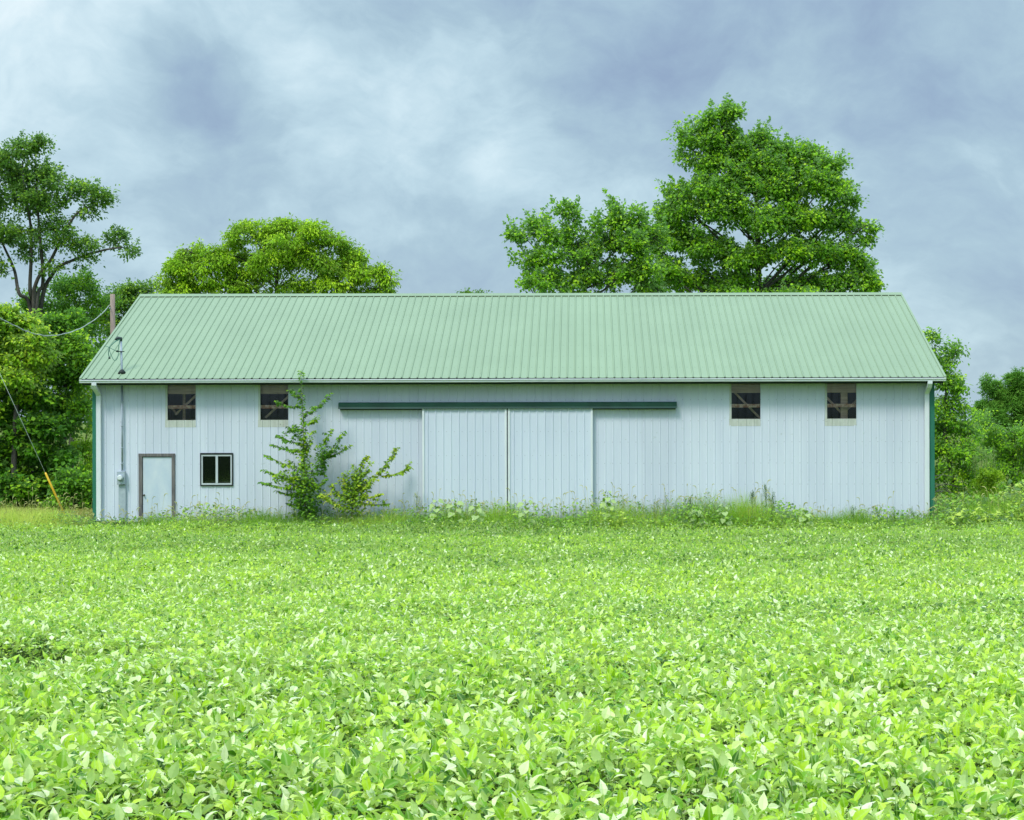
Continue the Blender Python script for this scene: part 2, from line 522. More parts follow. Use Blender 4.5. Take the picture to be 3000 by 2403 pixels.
# gutter : K profile, with a slight lap at one joint
mb = MB()
gp = [(-.455, 4.24), (-.53, 4.24), (-.548, 4.255), (-.55, 4.286), (-.575, 4.31), (-.575, 4.332), (-.565, 4.336), (-.562, 4.316), (-.54, 4.292), (-.538, 4.262), (-.528, 4.25), (-.462, 4.25), (-.462, 4.335), (-.455, 4.335)]
xj = WX(1500)
mb.prism(gp, RX0 - .01, xj)
mb.prism([(y - .004, z + .004) for y, z in gp], xj - .01, RX1 + .01)
mb.build('gutter', M['white_trim'], barn)
# downspouts
def downspout(x0, x1):
    mb = MB()
    path = [(-.52, 4.262), (-.52, 4.19), (-.45, 4.10), (-.14, 3.96), (-.075, 3.88), (-.075, .30), (-.11, .22)]
    hd = .045
    prev = None
    for i, (y, z) in enumerate(path):
        a = path[max(i - 1, 0)]; b = path[min(i + 1, len(path) - 1)]
        t = Vector((b[0] - a[0], b[1] - a[1])).normalized()
        n = Vector((t.y, -t.x))
        ring = [(x0, y - n.x * hd, z - n.y * hd), (x1, y - n.x * hd, z - n.y * hd), (x1, y + n.x * hd, z + n.y * hd), (x0, y + n.x * hd, z + n.y * hd)]
        if prev:
            for k in range(4):
                mb.quad(prev[k], prev[(k + 1) % 4], ring[(k + 1) % 4], ring[k])
        prev = ring
    mb.build('downspout', M['white_trim'], barn)
downspout(WX(285), WX(298))
downspout(WX(2707), WX(2720))
# green corner trims
for x0, x1, xs in ((WX0 - .025, WX(283), WX0 - .025), (WX(2722), WX1 + .025, WX1 + .022)):
    MB().box(x0, x1, -.034, .10, .2, 4.20).build('corner_trim', M['corner_green'], barn, bevel=.006)
MB().box(WX(283) + .002, WX(2722) - .002, -.028, -.003, WZ0 - .06, WZ0 + .02).build('base_trim', M['siding'], barn)

# inside framing seen through the upper windows
UPF = []
for x0, x1 in ((WX(420), WX(920)), (WX(2060), WX(2600))):
    MB().box(x0, x1, .12, .17, 3.93, 4.22).build('header_beam', M['timber'], barn)
    MB().box(x0, x1, .10, .16, 3.50, 3.60).build('girt', M['rusty_timber'], barn)
def brace(p0, p1, y, w=.045):
    mb = MB()
    a, b = Vector((WX(p0[0]), y, 3.2 + (CY - p0[1]) / 98.0)), Vector((WX(p1[0]), y, 3.2 + (CY - p1[1]) / 98.0))
    t = (b - a).normalized(); n = Vector((-t.z, 0, t.x)) * w
    q = [a + n, b + n, b - n, a - n]
    i = len(mb.v)
    mb.v += [tuple(p) for p in q] + [tuple(p + Vector((0, .04, 0))) for p in q]
    mb.f += [(0, 1, 2, 3), (7, 6, 5, 4), (0, 4, 5, 1), (1, 5, 6, 2), (2, 6, 7, 3), (3, 7, 4, 0)]
    mb.build('brace', M['timber'], barn)
brace((505, 1212), (585, 1140), .36, .03)
brace((488, 1192), (508, 1212), .50, .03)
brace((770, 1222), (855, 1146), .36, .03)
brace((2152, 1148), (2236, 1232), .36, .03)
brace((2410, 1150), (2472, 1212), .36, .03)
brace((2478, 1212), (2530, 1165), .46, .03)
MB().box(WX(2468), WX(2488), .30, .40, .25, 4.20).build('post', M['timber'], barn)
MB().box(WX(520), WX(528), .62, .70, .25, 4.20).build('post', M['timber'], barn)
# upper windows : ribbed clear panel, cream sill strip, left edge strip
for a, b in UP:
    x0, x1 = WX(a - 6), WX(b + 1)
    w = MB().box(x0, WX(a), -.012, .02, 3.16, 4.19).build('window', M['old_sill'], barn)
    MB().box(x1 - .012, x1 + .004, -.014, .02, 2.985, 4.19).build('edge_strip', M['siding'], w)
    pts = rib_profile(x0, x1, 0.03, h=.016)
    mb = MB(); ribbed_wall(mb, pts, .012, 3.155, 4.19)
    mb.build('pane', M['panel_glass'], w)
    mb = MB(); ribbed_wall(mb, rib_profile(x0 - .01, x1 - .014, 0.03, h=.012), -.004, 2.955, 3.165)
    mb.quad((x0 - .01, -.004, 3.165), (x1 - .014, -.004, 3.165), (x1 - .014, .02, 3.165), (x0 - .01, .02, 3.165))
    mb.build('sill', M['old_sill'], w)
# slider window
def slider():
    x0, x1, z0, z1 = SL
    z1 += .002
    mb = MB()
    t = .03
    mb.box(x0 - t * .6, x1 + t * .6, -.045, .05, z1 - .03, z1 + .02)
    mb.box(x0 - t * .6, x1 + t * .6, -.045, .05, z0 - .02, z0 + .015)
    mb.box(x0 - t * .6, x0 + .012, -.045, .05, z0 + .015, z1 - .03)
    mb.box(x1 - .012, x1 + t * .6, -.045, .05, z0 + .015, z1 - .03)
    w = mb.build('window', M['black_frame'], barn)
    a, b, c, d = x0 + .012, x1 - .012, z0 + .015, z1 - .03
    mid = WX(635.5)
    mb = MB()
    mb.box(a, b, -.036, .03, d - .045, d); mb.box(a, b, -.036, .03, c, c + .045)
    mb.box(a, a + .04, -.036, .03, c + .045, d - .045); mb.box(b - .04, b, -.036, .03, c + .045, d - .045)
    mb.box(mid - .033, mid + .033, -.04, .03, c + .045, d - .045)
    mb.build('sash_frame', M['sash'], w)
    for p, q, yy in ((a + .04, mid - .033, -.02), (mid + .033, b - .04, -.01)):
        MB().box(p, q, yy, yy + .005, c + .045, d - .045).build('pane', M['glass'], w)
    MB().box(a + .05, b - .02, .25, .27, z0 + .05, z0 + .12).build('latch_rail', M['timber'], w)
slider()
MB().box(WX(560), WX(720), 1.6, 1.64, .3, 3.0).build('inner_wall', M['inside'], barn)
# walk door
x0, x1, z0, z1 = DR
d_ = MB().box(WX(418.5), WX(503), -.015, .03, z0 + .02, 3.2 - 1.145 + .03).build('door', M['door_white'], barn, bevel=.006)
f_ = MB()
f_.box(x0 - .005, WX(417.5), -.05, .06, z0, z1 - .075); f_.box(WX(504), x1 + .005, -.05, .06, z0, z1 - .075)
f_.box(x0 - .008, x1 + .008, -.053, .06, z1 - .074, z1 + .012)
f_.build('door_frame', M['door_frame'], barn, bevel=.004)
s_ = MB()
s_.box(WX(417.5), WX(504), -.006, .05, 2.09, z1 - .075)
s_.build('door_stop', M['door_frame'], d_)
kx, kz = WX(422.5), .97
k_ = MB()
k_.tube([(kx, -.014, kz), (kx, -.03, kz), (kx, -.05, kz), (kx, -.06, kz), (kx, -.078, kz), (kx, -.082, kz)], [.03, .028, .012, .026, .028, .012], 12)
k_.build('handle', M['knob'], d_, smooth=True)
# sliding barn doors with their green track cover
T0, T1 = WX(994), WX(1982)
ztk1, ztk0 = 3.2 + (CY - 1177.5) / 100.2, 3.2 + (CY - 1197) / 100.2
mb = MB()
mb.prism([(-.02, ztk1), (-.15, ztk1 - .008), (-.19, ztk1 - .035), (-.19, ztk0 + .055), (-.205, ztk0), (-.195, ztk0 - .002), (-.165, ztk0 + .03), (-.02, ztk0 + .03)], T0, T1)
mb.build('door_track', M['green_trim'], barn)
mb = MB().box(T0 + .03, T1 - .03, -.08, -.03, ztk0 - .03, ztk0 + .029)
mb.build('track_rail', M['dark_fascia'], barn)
for a, b in ((1238.4, 1485.2), (1488.6, 1736.5)):
    xa, xb = WX(a), WX(b)
    mb = MB()
    ribbed_wall(mb, rib_profile(xa + .06, xb - .06, WX(1254), h=.02), -.13, .18, ztk0 + .02)
    mb.quad((xa + .06, -.128, .18), (xa + .06, -.09, .18), (xb - .06, -.09, .18), (xb - .06, -.128, .18))
    dd = mb.build('sliding_door', M['door_siding'], barn)
    for p, q in ((xa, xa + .06), (xb - .06, xb)):
        MB().box(p, q, -.162, -.07, .18, ztk0 + .02).build('edge_trim', M['white_trim'], dd, bevel=.005)
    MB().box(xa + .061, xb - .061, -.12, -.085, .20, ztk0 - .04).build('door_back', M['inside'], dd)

# ------------------------------------------------------------------ electric service
sv = empty('electric_service', (WX(359), -.1, 0), 'grey electric meter and conduit rising through the eave to a weather head', 'electric meter')
sx = WX(360)
mb = MB()
mb.tube([(sx, -.075, 1.66), (sx, -.075, 4.18)], .028, 10)
for z in (1.9, 2.35, 3.0, 3.7): mb.tube([(sx, -.075, z - .02), (sx, -.075, z + .02)], .037, 10)
mb.tube([(sx, -.075, 4.24), (sx - .005, -.075, 4.6), (sx - .03, -.075, 5.50)], .032, 10)
mb.build('conduit', M['grey_metal'], sv, smooth=True)
mb = MB(); rzz = roof_z(-.075)
mb.tube([(sx, -.075, rzz - .03), (sx, -.075, rzz + .05), (sx, -.075, rzz + .10)], [.13, .08, .036], 12)
mb.build('roof_boot', M['dark_fascia'], sv, smooth=True)
MB().box(sx - .085, sx + .085, -.11, -.075, rzz - .045, rzz + .012).build('flashing', M['grey_metal'], sv)
hx = WX(354)
mb = MB().tube([(sx - .03, -.075, 5.48), (sx - .035, -.08, 5.55), (hx - .05, -.11, 5.56), (hx - .1, -.14, 5.50)], [.04, .06, .062, .045], 10)
mb.build('weather_head', M['dark_rubber'], sv, smooth=True)
def S(px, py, y=-.12):
    return (WX(px) * (48 + y) / 48, y, 3.2 - (py - CY + RHO * (px - CX)) / F * (48 + y))
def spline(pts, n=10):
    pts = [Vector(p) for p in pts]; out = []
    for i in range(len(pts) - 1):
        p0, p1, p2, p3 = pts[max(i - 1, 0)], pts[i], pts[i + 1], pts[min(i + 2, len(pts) - 1)]
        for k in range(n):
            t = k / n
            out.append(0.5 * ((2 * p1) + (-p0 + p2) * t + (2 * p0 - 5 * p1 + 4 * p2 - p3) * t * t + (-p0 + 3 * p1 - 3 * p2 + p3) * t ** 3))
    out.append(pts[-1])
    return out
for pts, r in (([S(349, 995, -.14), S(335, 1003, -.2), S(322, 1018, -.25), S(318, 1035, -.25), S(321, 1048, -.2)], .012),
               ([S(349, 995, -.14), S(333, 1006, -.22), S(321, 1022, -.22), S(328, 1045, -.22), S(336, 1056, -.2), S(344, 1050, -.2), S(348, 1030, -.16)], .009),
               ([S(352, 994, -.14), S(349, 1010, -.2), S(347, 1024, -.2), S(345, 1030, -.16)], .011),
               ([S(306, 1013, -.3), S(320, 1018, -.28), S(335, 1026, -.22), S(345, 1030, -.16)], .008)):
    MB().tube(spline(pts), r, 6).build('cable', M['green_cable'], sv, smooth=True)
mb = MB()
mb.tube([S(341, 1029, -.16), S(348, 1030, -.16)], .028, 8); mb.tube([S(348, 1030, -.13), S(365, 1030, -.11)], .014, 8)
MB().tube([S(321, 1046, -.2), S(321, 1052, -.2)], .03, 8).build('cable_clamp', M['dark_rubber'], sv, smooth=True)
mb.build('cable_clamp', M['dark_rubber'], sv, smooth=True)
mx0, mx1 = WX(346.5), WX(369.6)
bx = MB().box(mx0, mx1, -.16, -.025, 1.29, 1.67).build('meter_box', M['meter_grey'], sv, bevel=.012)
mcx = (mx0 + mx1) / 2 - .01
MB().tube([(mcx, -.16, 1.49), (mcx, -.185, 1.49), (mcx, -.188, 1.49)], [.095, .095, .085], 20).build('meter_ring', M['grey_metal'], bx, smooth=False)
MB().tube([(mcx, -.188, 1.49), (mcx, -.25, 1.49), (mcx, -.262, 1.49)], [.078, .074, .055], 20).build('meter_dial', M['white_trim'], bx)
MB().box(WX(349), WX(369.5), -.075, -.024, .2, 1.27).build('backing_board', M['meter_grey'], sv)

# ------------------------------------------------------------------ poles, wires
def utility_pole(x, y, h, r, label):
    t = empty('utility_pole', (x, y, 0), label, 'utility pole', 'utility poles')
    MB().tube([(x, y, -.3), (x + .01, y, h * .5), (x, y, h)], [r * 1.2, r * 1.08, r], 14).build('shaft', M['pole'], t, smooth=True)
    mb = MB()
    mb.tube([(x - r * 1.3, y - r * .3, h - .55), (x - r * .4, y - r * .6, h - .55)], .03, 8)
    mb.build('wire_bracket', M['grey_metal'], t)
    return t
pa = P(330, 862, 64)
utility_pole(pa[0], pa[1], pa[2], .092, 'weathered brown utility pole standing behind the left end of the barn roof')
PBX, PBY = WX(-175) * 1.02, 1.0
utility_pole(PBX, PBY, 8.9, .12, 'utility pole just past the photo edge that holds the guy wire')
# sagging service drop
c0 = Vector((pa[0] - .1, pa[1], P(330, 893, 64)[2])); c1 = Vector(P(125, 983, 58)); c2 = Vector((PBX, PBY, 6.6))
cp = spline([c0, P(290, 927, 62.6), P(240, 960, 61), P(190, 978, 60), P(140, 984, 58), P(90, 975, 56), P(45, 955, 54.5), P(0, 932, 53), P(-60, 890, 51.5), c2], 8)
mb = MB().tube(cp, .015, 6)
# twisted second strand
tw = []
for i, p in enumerate(cp):
    a = i * 1.1
    tw.append(p + Vector((0, .02 * math.cos(a), .022 * math.sin(a))))
mb.tube(tw, .011, 6)
o = mb.build('overhead_cable', M['wire'], None, smooth=True, loc=tuple(c0))
tag(o, 'pale twisted overhead cable sagging from the brown utility pole in front of the trees', 'cable')
# guy wire
ga, gb = Vector(P(196, 1524, 49.0)), Vector((PBX + .05, PBY, 8.4))
g = empty('guy_wire', tuple(ga), 'thin guy wire with a yellow plastic guard slanting up to the left from the weeds', 'guy wire')
MB().tube([ga, ga.lerp(gb, .5) - Vector((0, 0, .03)), gb], .0085, 6).build('wire', M['wire'], g, smooth=True)
gd = (gb - ga).normalized()
MB().tube([ga + gd * .02, ga + gd * 1.50, ga + gd * 1.56], [.036, .032, .022], 10).build('guard', M['yellow'], g, smooth=True)

# ------------------------------------------------------------------ soybean field
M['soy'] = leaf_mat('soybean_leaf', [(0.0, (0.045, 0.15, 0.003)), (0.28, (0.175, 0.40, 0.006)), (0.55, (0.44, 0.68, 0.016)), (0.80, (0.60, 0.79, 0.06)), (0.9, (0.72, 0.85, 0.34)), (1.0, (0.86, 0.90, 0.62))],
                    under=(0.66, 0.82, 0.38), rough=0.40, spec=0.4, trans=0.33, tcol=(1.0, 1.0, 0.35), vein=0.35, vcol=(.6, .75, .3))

def soy_zone(d0, d1, dens, lod, size, spread=5.0):
    Xs, Ys = [], []
    area_max = (0.625 * d1 + 2 * spread)
    n = int(dens * (d1 - d0) * area_max)
    d = RNG.uniform(d0, d1, n); u = RNG.uniform(0, 1, n)
    xl, xr = -0.3546 * d1 - spread, 0.2704 * d1 + spread
    x = xl + u * (xr - xl)
    keep = (x > -0.3546 * d - spread) & (x < 0.2704 * d + spread)
    x, d = x[keep], d[keep]
    y = d - 48
    # ragged far edge by the weeds, gap in the stand on the left
    edge = 46.0 + 0.5 * (noise2(x, y, 1.2, 3) - .5) + np.where(x > 10.2, .7, 0)
    gap = (x < -2.75 + .35 * np.sin(x * 5)) & (x > -9) & (d > 12.5 + .25 * noise2(x, y * 0, 1.8, 8)) & (d < 14.0 + 1.0 * noise2(x, y * 0, 2.2, 9)) & (noise2(x, y, 3.1, 21) > .2)
    low = gap & (RNG.random(len(x)) < .35)
    keep = (d < edge) & (~gap | low)
    x, y, d, low = x[keep], y[keep], d[keep], low[keep]
    h = .60 + .13 * (noise2(x, y, 1.6, 5) - .5) + .08 * (noise2(x, y, 7.0, 6) - .5)
    h = np.where(d > 43, h * np.interp(d, [43, 46.5], [1, .9]), h)
    h[low] *= .45
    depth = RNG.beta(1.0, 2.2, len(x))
    z = gz(y) + h - depth * .27 + RNG.normal(0, .018, len(x))
    n = len(x)
    # trifoliate leaves
    az = RNG.uniform(0, 2 * math.pi, n)
    tilt = RNG.beta(1.8, 1.5, n) * 1.55                     # petiole end tilt
    c = np.stack([x, y, z], -1)
    out = []
    leaf_tone = noise2(x, y, .35, 14) * .3 + noise2(x * .25, y * 1.6, .9, 15) * .7  # broad patches and cross bands of leaf tone
    plant = RNG.random(n)
    for k, da in enumerate((0.0, 2.05, -2.05)):
        a = az + da + RNG.normal(0, .25, n)
        el = tilt * (.9 if k == 0 else .6) + RNG.normal(0, .35, n) - .25
        dv = np.stack([np.cos(a) * np.cos(el), np.sin(a) * np.cos(el), np.sin(el)], -1)
        nr = np.stack([-np.cos(a) * np.sin(el), -np.sin(a) * np.sin(el), np.cos(el)], -1) + RNG.normal(0, .38, (n, 3))
        ln = size * RNG.uniform(.72, 1.25, n) * (1.08 if k == 0 else .95)
        wd = ln * RNG.uniform(.40, .64, n)
        ti = np.clip(.53 + .42 * (leaf_tone - .5) + .30 * (plant - .5) + RNG.normal(0, .22, n) - .42 * depth + .04 - .25 * np.interp(d, [24, 37, 44, 46.5], [0, 1, 1, .7]) - .10 * np.interp(d, [13, 15, 19, 22], [0, 1, 1, 0]), 0, .8)  # darker lower in the canopy and in two bands by distance
        ti = np.where(RNG.random(n) < np.interp(d, [6, 14, 28, 36, 46], [.30, .27, .24, .11, .08]), RNG.uniform(.85, 1.0, n), ti)  # pale share of leaves: sky sheen and undersides painted in as tint
        p0 = c + dv * (.012 + (.03 if k == 0 else 0.0))
        out.append((p0, dv, nr, ln, wd, ti))
    cat = [np.concatenate([o_[i] for o_ in out]) for i in range(6)]
    curl = RNG.uniform(.3, 1.9, len(cat[0]))
    return leaf_arrays(*cat, lod, curl), (x, y, z, h)

parts, off = [], 0
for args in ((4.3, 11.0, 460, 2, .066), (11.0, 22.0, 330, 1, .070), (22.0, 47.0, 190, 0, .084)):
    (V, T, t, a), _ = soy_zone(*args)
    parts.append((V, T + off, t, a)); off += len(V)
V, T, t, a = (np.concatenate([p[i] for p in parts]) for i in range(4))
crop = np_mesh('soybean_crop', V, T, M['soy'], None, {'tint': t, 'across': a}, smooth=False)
tag(crop, 'dense green soybean crop filling the whole field before the barn', 'soybean crop', kind='stuff')
# petioles and stems under the near leaves
def stem_tris(base, top, r0, r1):
    """thin three-sided straight stems"""
    n = len(base)
    t = unit(top - base)
    u = unit(np.cross(t, np.array([.3, .9, .1])[None]))
    w = np.cross(t, u)
    V = []
    for q, r in ((base, r0), (top, r1)):
        for k in range(3):
            an = 2.094 * k
            V.append(q + (u * math.cos(an) + w * math.sin(an)) * np.asarray(r).reshape(-1, 1))
    V = np.stack(V, 1)
    f = []
    for k in range(3):
        j = (k + 1) % 3
        f += [(k, j, 3 + j), (k, 3 + j, 3 + k)]
    T = (np.arange(n)[:, None, None] * 6 + np.array(f)[None]).reshape(-1, 3)
    return V.reshape(-1, 3), T
n = 9000
d = RNG.uniform(4.3, 17, n); x = RNG.uniform(-.3546, .2704, n) * d + RNG.uniform(-2, 2, n); y = d - 48
b = np.stack([x, y, gz(y) + .12], -1)
top = b + np.stack([RNG.normal(0, .09, n), RNG.normal(0, .09, n), RNG.uniform(.3, .48, n)], -1)
V, T = stem_tris(b, top, np.full(n, .004), np.full(n, .0022))
o = np_mesh('soybean_stems', V, T, M['stem_green'])
tag(o, 'pale green soybean stalks under the crop leaves', 'soybean stems', kind='stuff')

# ------------------------------------------------------------------ weeds by the wall
def blades(n, x, y, z, h, w, lean, tint, segs=3):
    az = RNG.uniform(0, 6.283, n)
    dirh = np.stack([np.cos(az), np.sin(az), np.zeros(n)], -1)
    side = np.stack([-np.sin(az), np.cos(az), np.zeros(n)], -1)
    # turn the flat side randomly
    sa = RNG.uniform(0, 6.283, n)
    side = np.stack([np.cos(sa), np.sin(sa), np.zeros(n)], -1)
    V = []
    for k in range(segs + 1):
        t = k / segs
        c = np.stack([x, y, z], -1) + dirh * (lean * h * t ** 2)[:, None] + np.array([0, 0, 1.0]) * (h * (t - .25 * lean * t ** 2.5))[:, None]
        ww = w * (1 - t ** 1.6) * .5 + .0006
        V += [c - side * ww[:, None], c + side * ww[:, None]]
    V = np.stack(V, 1)
    f = []
    for k in range(segs):
        a = 2 * k
        f += [(a, a + 1, a + 3), (a, a + 3, a + 2)]
    k2 = 2 * (segs + 1)
    T = (np.arange(n)[:, None, None] * k2 + np.array(f)[None]).reshape(-1, 3)
    return V.reshape(-1, 3), T, np.repeat(tint, k2)

M['grass'] = leaf_mat('weed_grass_blade', [(0, (0.125, 0.304, 0.018)), (.5, (0.358, 0.608, 0.048)), (1, (0.753, 0.800, 0.168))], rough=.5, spec=.4, trans=.4)
M['seed'] = leaf_mat('foxtail_seed_head', [(0, (0.437, 0.468, 0.156)), (1, (0.757, 0.715, 0.332))], rough=.8, spec=.1, trans=.4)
M['lawn'] = leaf_mat('mown_lawn_blade', [(0, (.24, .24, .035)), (1, (.52, .47, .14))], rough=.6, spec=.2, trans=.35)

def weed_height(x):
    """height of the weed strip along the wall (metres), following its outline"""
    px = x * 100 + CX
    k = [(-200, .45), (0, .38), (190, .42), (280, .2), (420, .22), (560, .42), (680, .36), (840, .36), (980, .34), (1060, .34), (1200, .40), (1330, .45), (1500, .42), (1640, .36), (1760, .52), (1900, .42), (2060, .55), (2200, .60), (2290, .42), (2380, .33), (2520, .34), (2700, .34), (2760, .5), (2860, .55), (2960, .65), (3200, .7)]
    return 1.95 * np.interp(px, [a for a, _ in k], [b for _, b in k])

n = 60000
x = RNG.uniform(-24, 19, n); y = -2.3 + 2.2 * RNG.beta(1.6, 1.4, n)
off_barn = (x < WX0 - .1) | (x > WX1 + .1)
y = np.where(off_barn, y + RNG.uniform(0, 1.4, n), y)
y = np.minimum(y, np.where(off_barn, 9, -.10))
hh = weed_height(x) * RNG.uniform(.45, 1.05, n) * (.75 + .5 * noise2(x, y, 2.6, 31))
tint = np.clip(.45 + .5 * (noise2(x, y, 1.1, 32) - .5) + RNG.normal(0, .16, n) + np.where(x < WX0, .35, 0), 0, 1)
V, T, t = blades(n, x, y, gz(y), hh, RNG.uniform(.006, .014, n), RNG.uniform(.05, .7, n), tint)
o = np_mesh('tall_grass', V, T, M['grass'], None, {'tint': t})
tag(o, 'rank tall grass growing in a strip along the foot of the barn', 'tall grass', kind='stuff')

# low broad weeds between the grass
M['weed'] = leaf_mat('broad_weed_leaf', [(0, (0.101, 0.270, 0.017)), (.5, (0.286, 0.540, 0.039)), (1, (0.638, 0.780, 0.113))], under=(.30, .42, .2), rough=.45, spec=.5, trans=.4)
n = 34000
x = RNG.uniform(-24, 19, n); y = -2.4 + 2.2 * RNG.random(n)
off_barn = (x < WX0 - .1) | (x > WX1 + .1)
y = np.where(off_barn, y + RNG.uniform(0, 1.3, n), y)
y = np.minimum(y, np.where(off_barn, 9, -.15))
z = gz(y) + weed_height(x) * (.25 + .6 * RNG.random(n)) * (.6 + .7 * noise2(x, y, 2.2, 33)) * np.where(x < WX0, .7, 1)
tint = np.clip(.5 + .6 * (noise2(x, y, 1.0, 34) - .5) + RNG.normal(0, .17, n) + np.where(x < WX0, .22, 0) + np.where(x > WX1, .2, 0), 0, 1)
dv = rand_dirs(n); dv[:, 2] = dv[:, 2] * .5 + .1
ln = RNG.uniform(.05, .115, n)
ln = np.where(x > WX1, ln * 2.0, ln * 1.15)
o = leaf_object('broadleaf_weeds', np.stack([x, y, z], -1), dv, rand_dirs(n) + np.array([0, 0, 1.6]), ln, ln * RNG.uniform(.45, .85, n), tint, 1, M['weed'])
tag(o, 'low broad leaved weeds tangled through the grass strip before the wall', 'weeds', kind='stuff')

# foxtail stalks with nodding heads, in front of the wall
def foxtails(spec):
    mb_v, mb_t, tt = [], [], []
    off = 0
    for (x, y, z, h, s) in spec:
        az = RNG.uniform(0, 6.283)
        arch = RNG.uniform(.05, .13) * s
        hd = np.array([math.cos(az), .6 * math.sin(az), 0])
        pts, rad = [], []
        for t in np.linspace(0, 1, 5):
            pts.append(np.array([x, y, z]) + hd * (.10 * h * t * t) + np.array([0, 0, h * t])); rad.append(.0026)
        base = pts[-1]
        for t in np.linspace(.15, 1, 7):
            a = t * RNG.uniform(1.9, 2.3)
            pts.append(base + hd * (arch * (1 - math.cos(a)) * .75) + np.array([0, 0, arch * math.sin(a) * .85]))
            rad.append(.0045 + .0065 * math.sin(min(1, t * 1.05) * 3.1) * s)
        pts = np.array(pts); m = len(pts)
        tan = unit(np.gradient(pts, axis=0))
        u = unit(np.cross(tan, np.array([[.2, .95, .15]]))); w = np.cross(tan, u)
        rings = np.stack([pts + (u * math.cos(a) + w * math.sin(a)) * np.array(rad)[:, None] for a in (0, 1.571, 3.142, 4.712)], 1)
        V = rings.reshape(-1, 3)
        T = []
        for k in range(m - 1):
            for j in range(4):
                a_, b_ = k * 4 + j, k * 4 + (j + 1) % 4
                T += [(a_, b_, b_ + 4), (a_, b_ + 4, a_ + 4)]
        mb_v.append(V); mb_t.append(np.array(T) + off); off += len(V)
        tt.append(np.full(len(V), RNG.random()))
    return np.concatenate(mb_v), np.concatenate(mb_t), np.concatenate(tt)
spec = []
for _ in range(900):
    x = random.uniform(-20, 13)
    px = x * 100 + CX
    wgt = 1.0 if px < 760 or 1050 < px < 2050 else .45
    if 860 < px < 1000: wgt = .3
    if random.random() > wgt: continue
    y = random.uniform(-1.7, -.25)
    if x < WX0: y = random.uniform(-1.2, .6)
    h = float(weed_height(np.array([x]))[0]) * random.uniform(.75, 1.15) + random.choice([0, .02, .08, .14, .26]) * random.random() * 1.6
    spec.append((x, y, float(gz(y)), h, random.uniform(.7, 1.25)))
V, T, t = foxtails(spec)
o = np_mesh('foxtail_grass', V, T, M['seed'], None, {'tint': t}, smooth=True)
tag(o, 'foxtail grass with nodding pale seed heads before the white siding', 'foxtail grass', kind='stuff')

# mown lawn to the left of the barn
n = 30000
x = RNG.uniform(-30, WX0 - .2, n); y = RNG.uniform(.6, 13, n)
tint = np.clip(.5 + .9 * (noise2(x, y, .8, 41) - .5) + RNG.normal(0, .2, n), 0, 1)
V, T, t = blades(n, x, y, gz(y), RNG.uniform(.04, .09, n), RNG.uniform(.012, .024, n), RNG.uniform(.1, .8, n), tint, 2)
o = np_mesh('lawn_grass', V, T, M['lawn'], None, {'tint': t})
tag(o, 'short yellowish mown lawn beside the left end of the barn', 'lawn grass', kind='stuff')

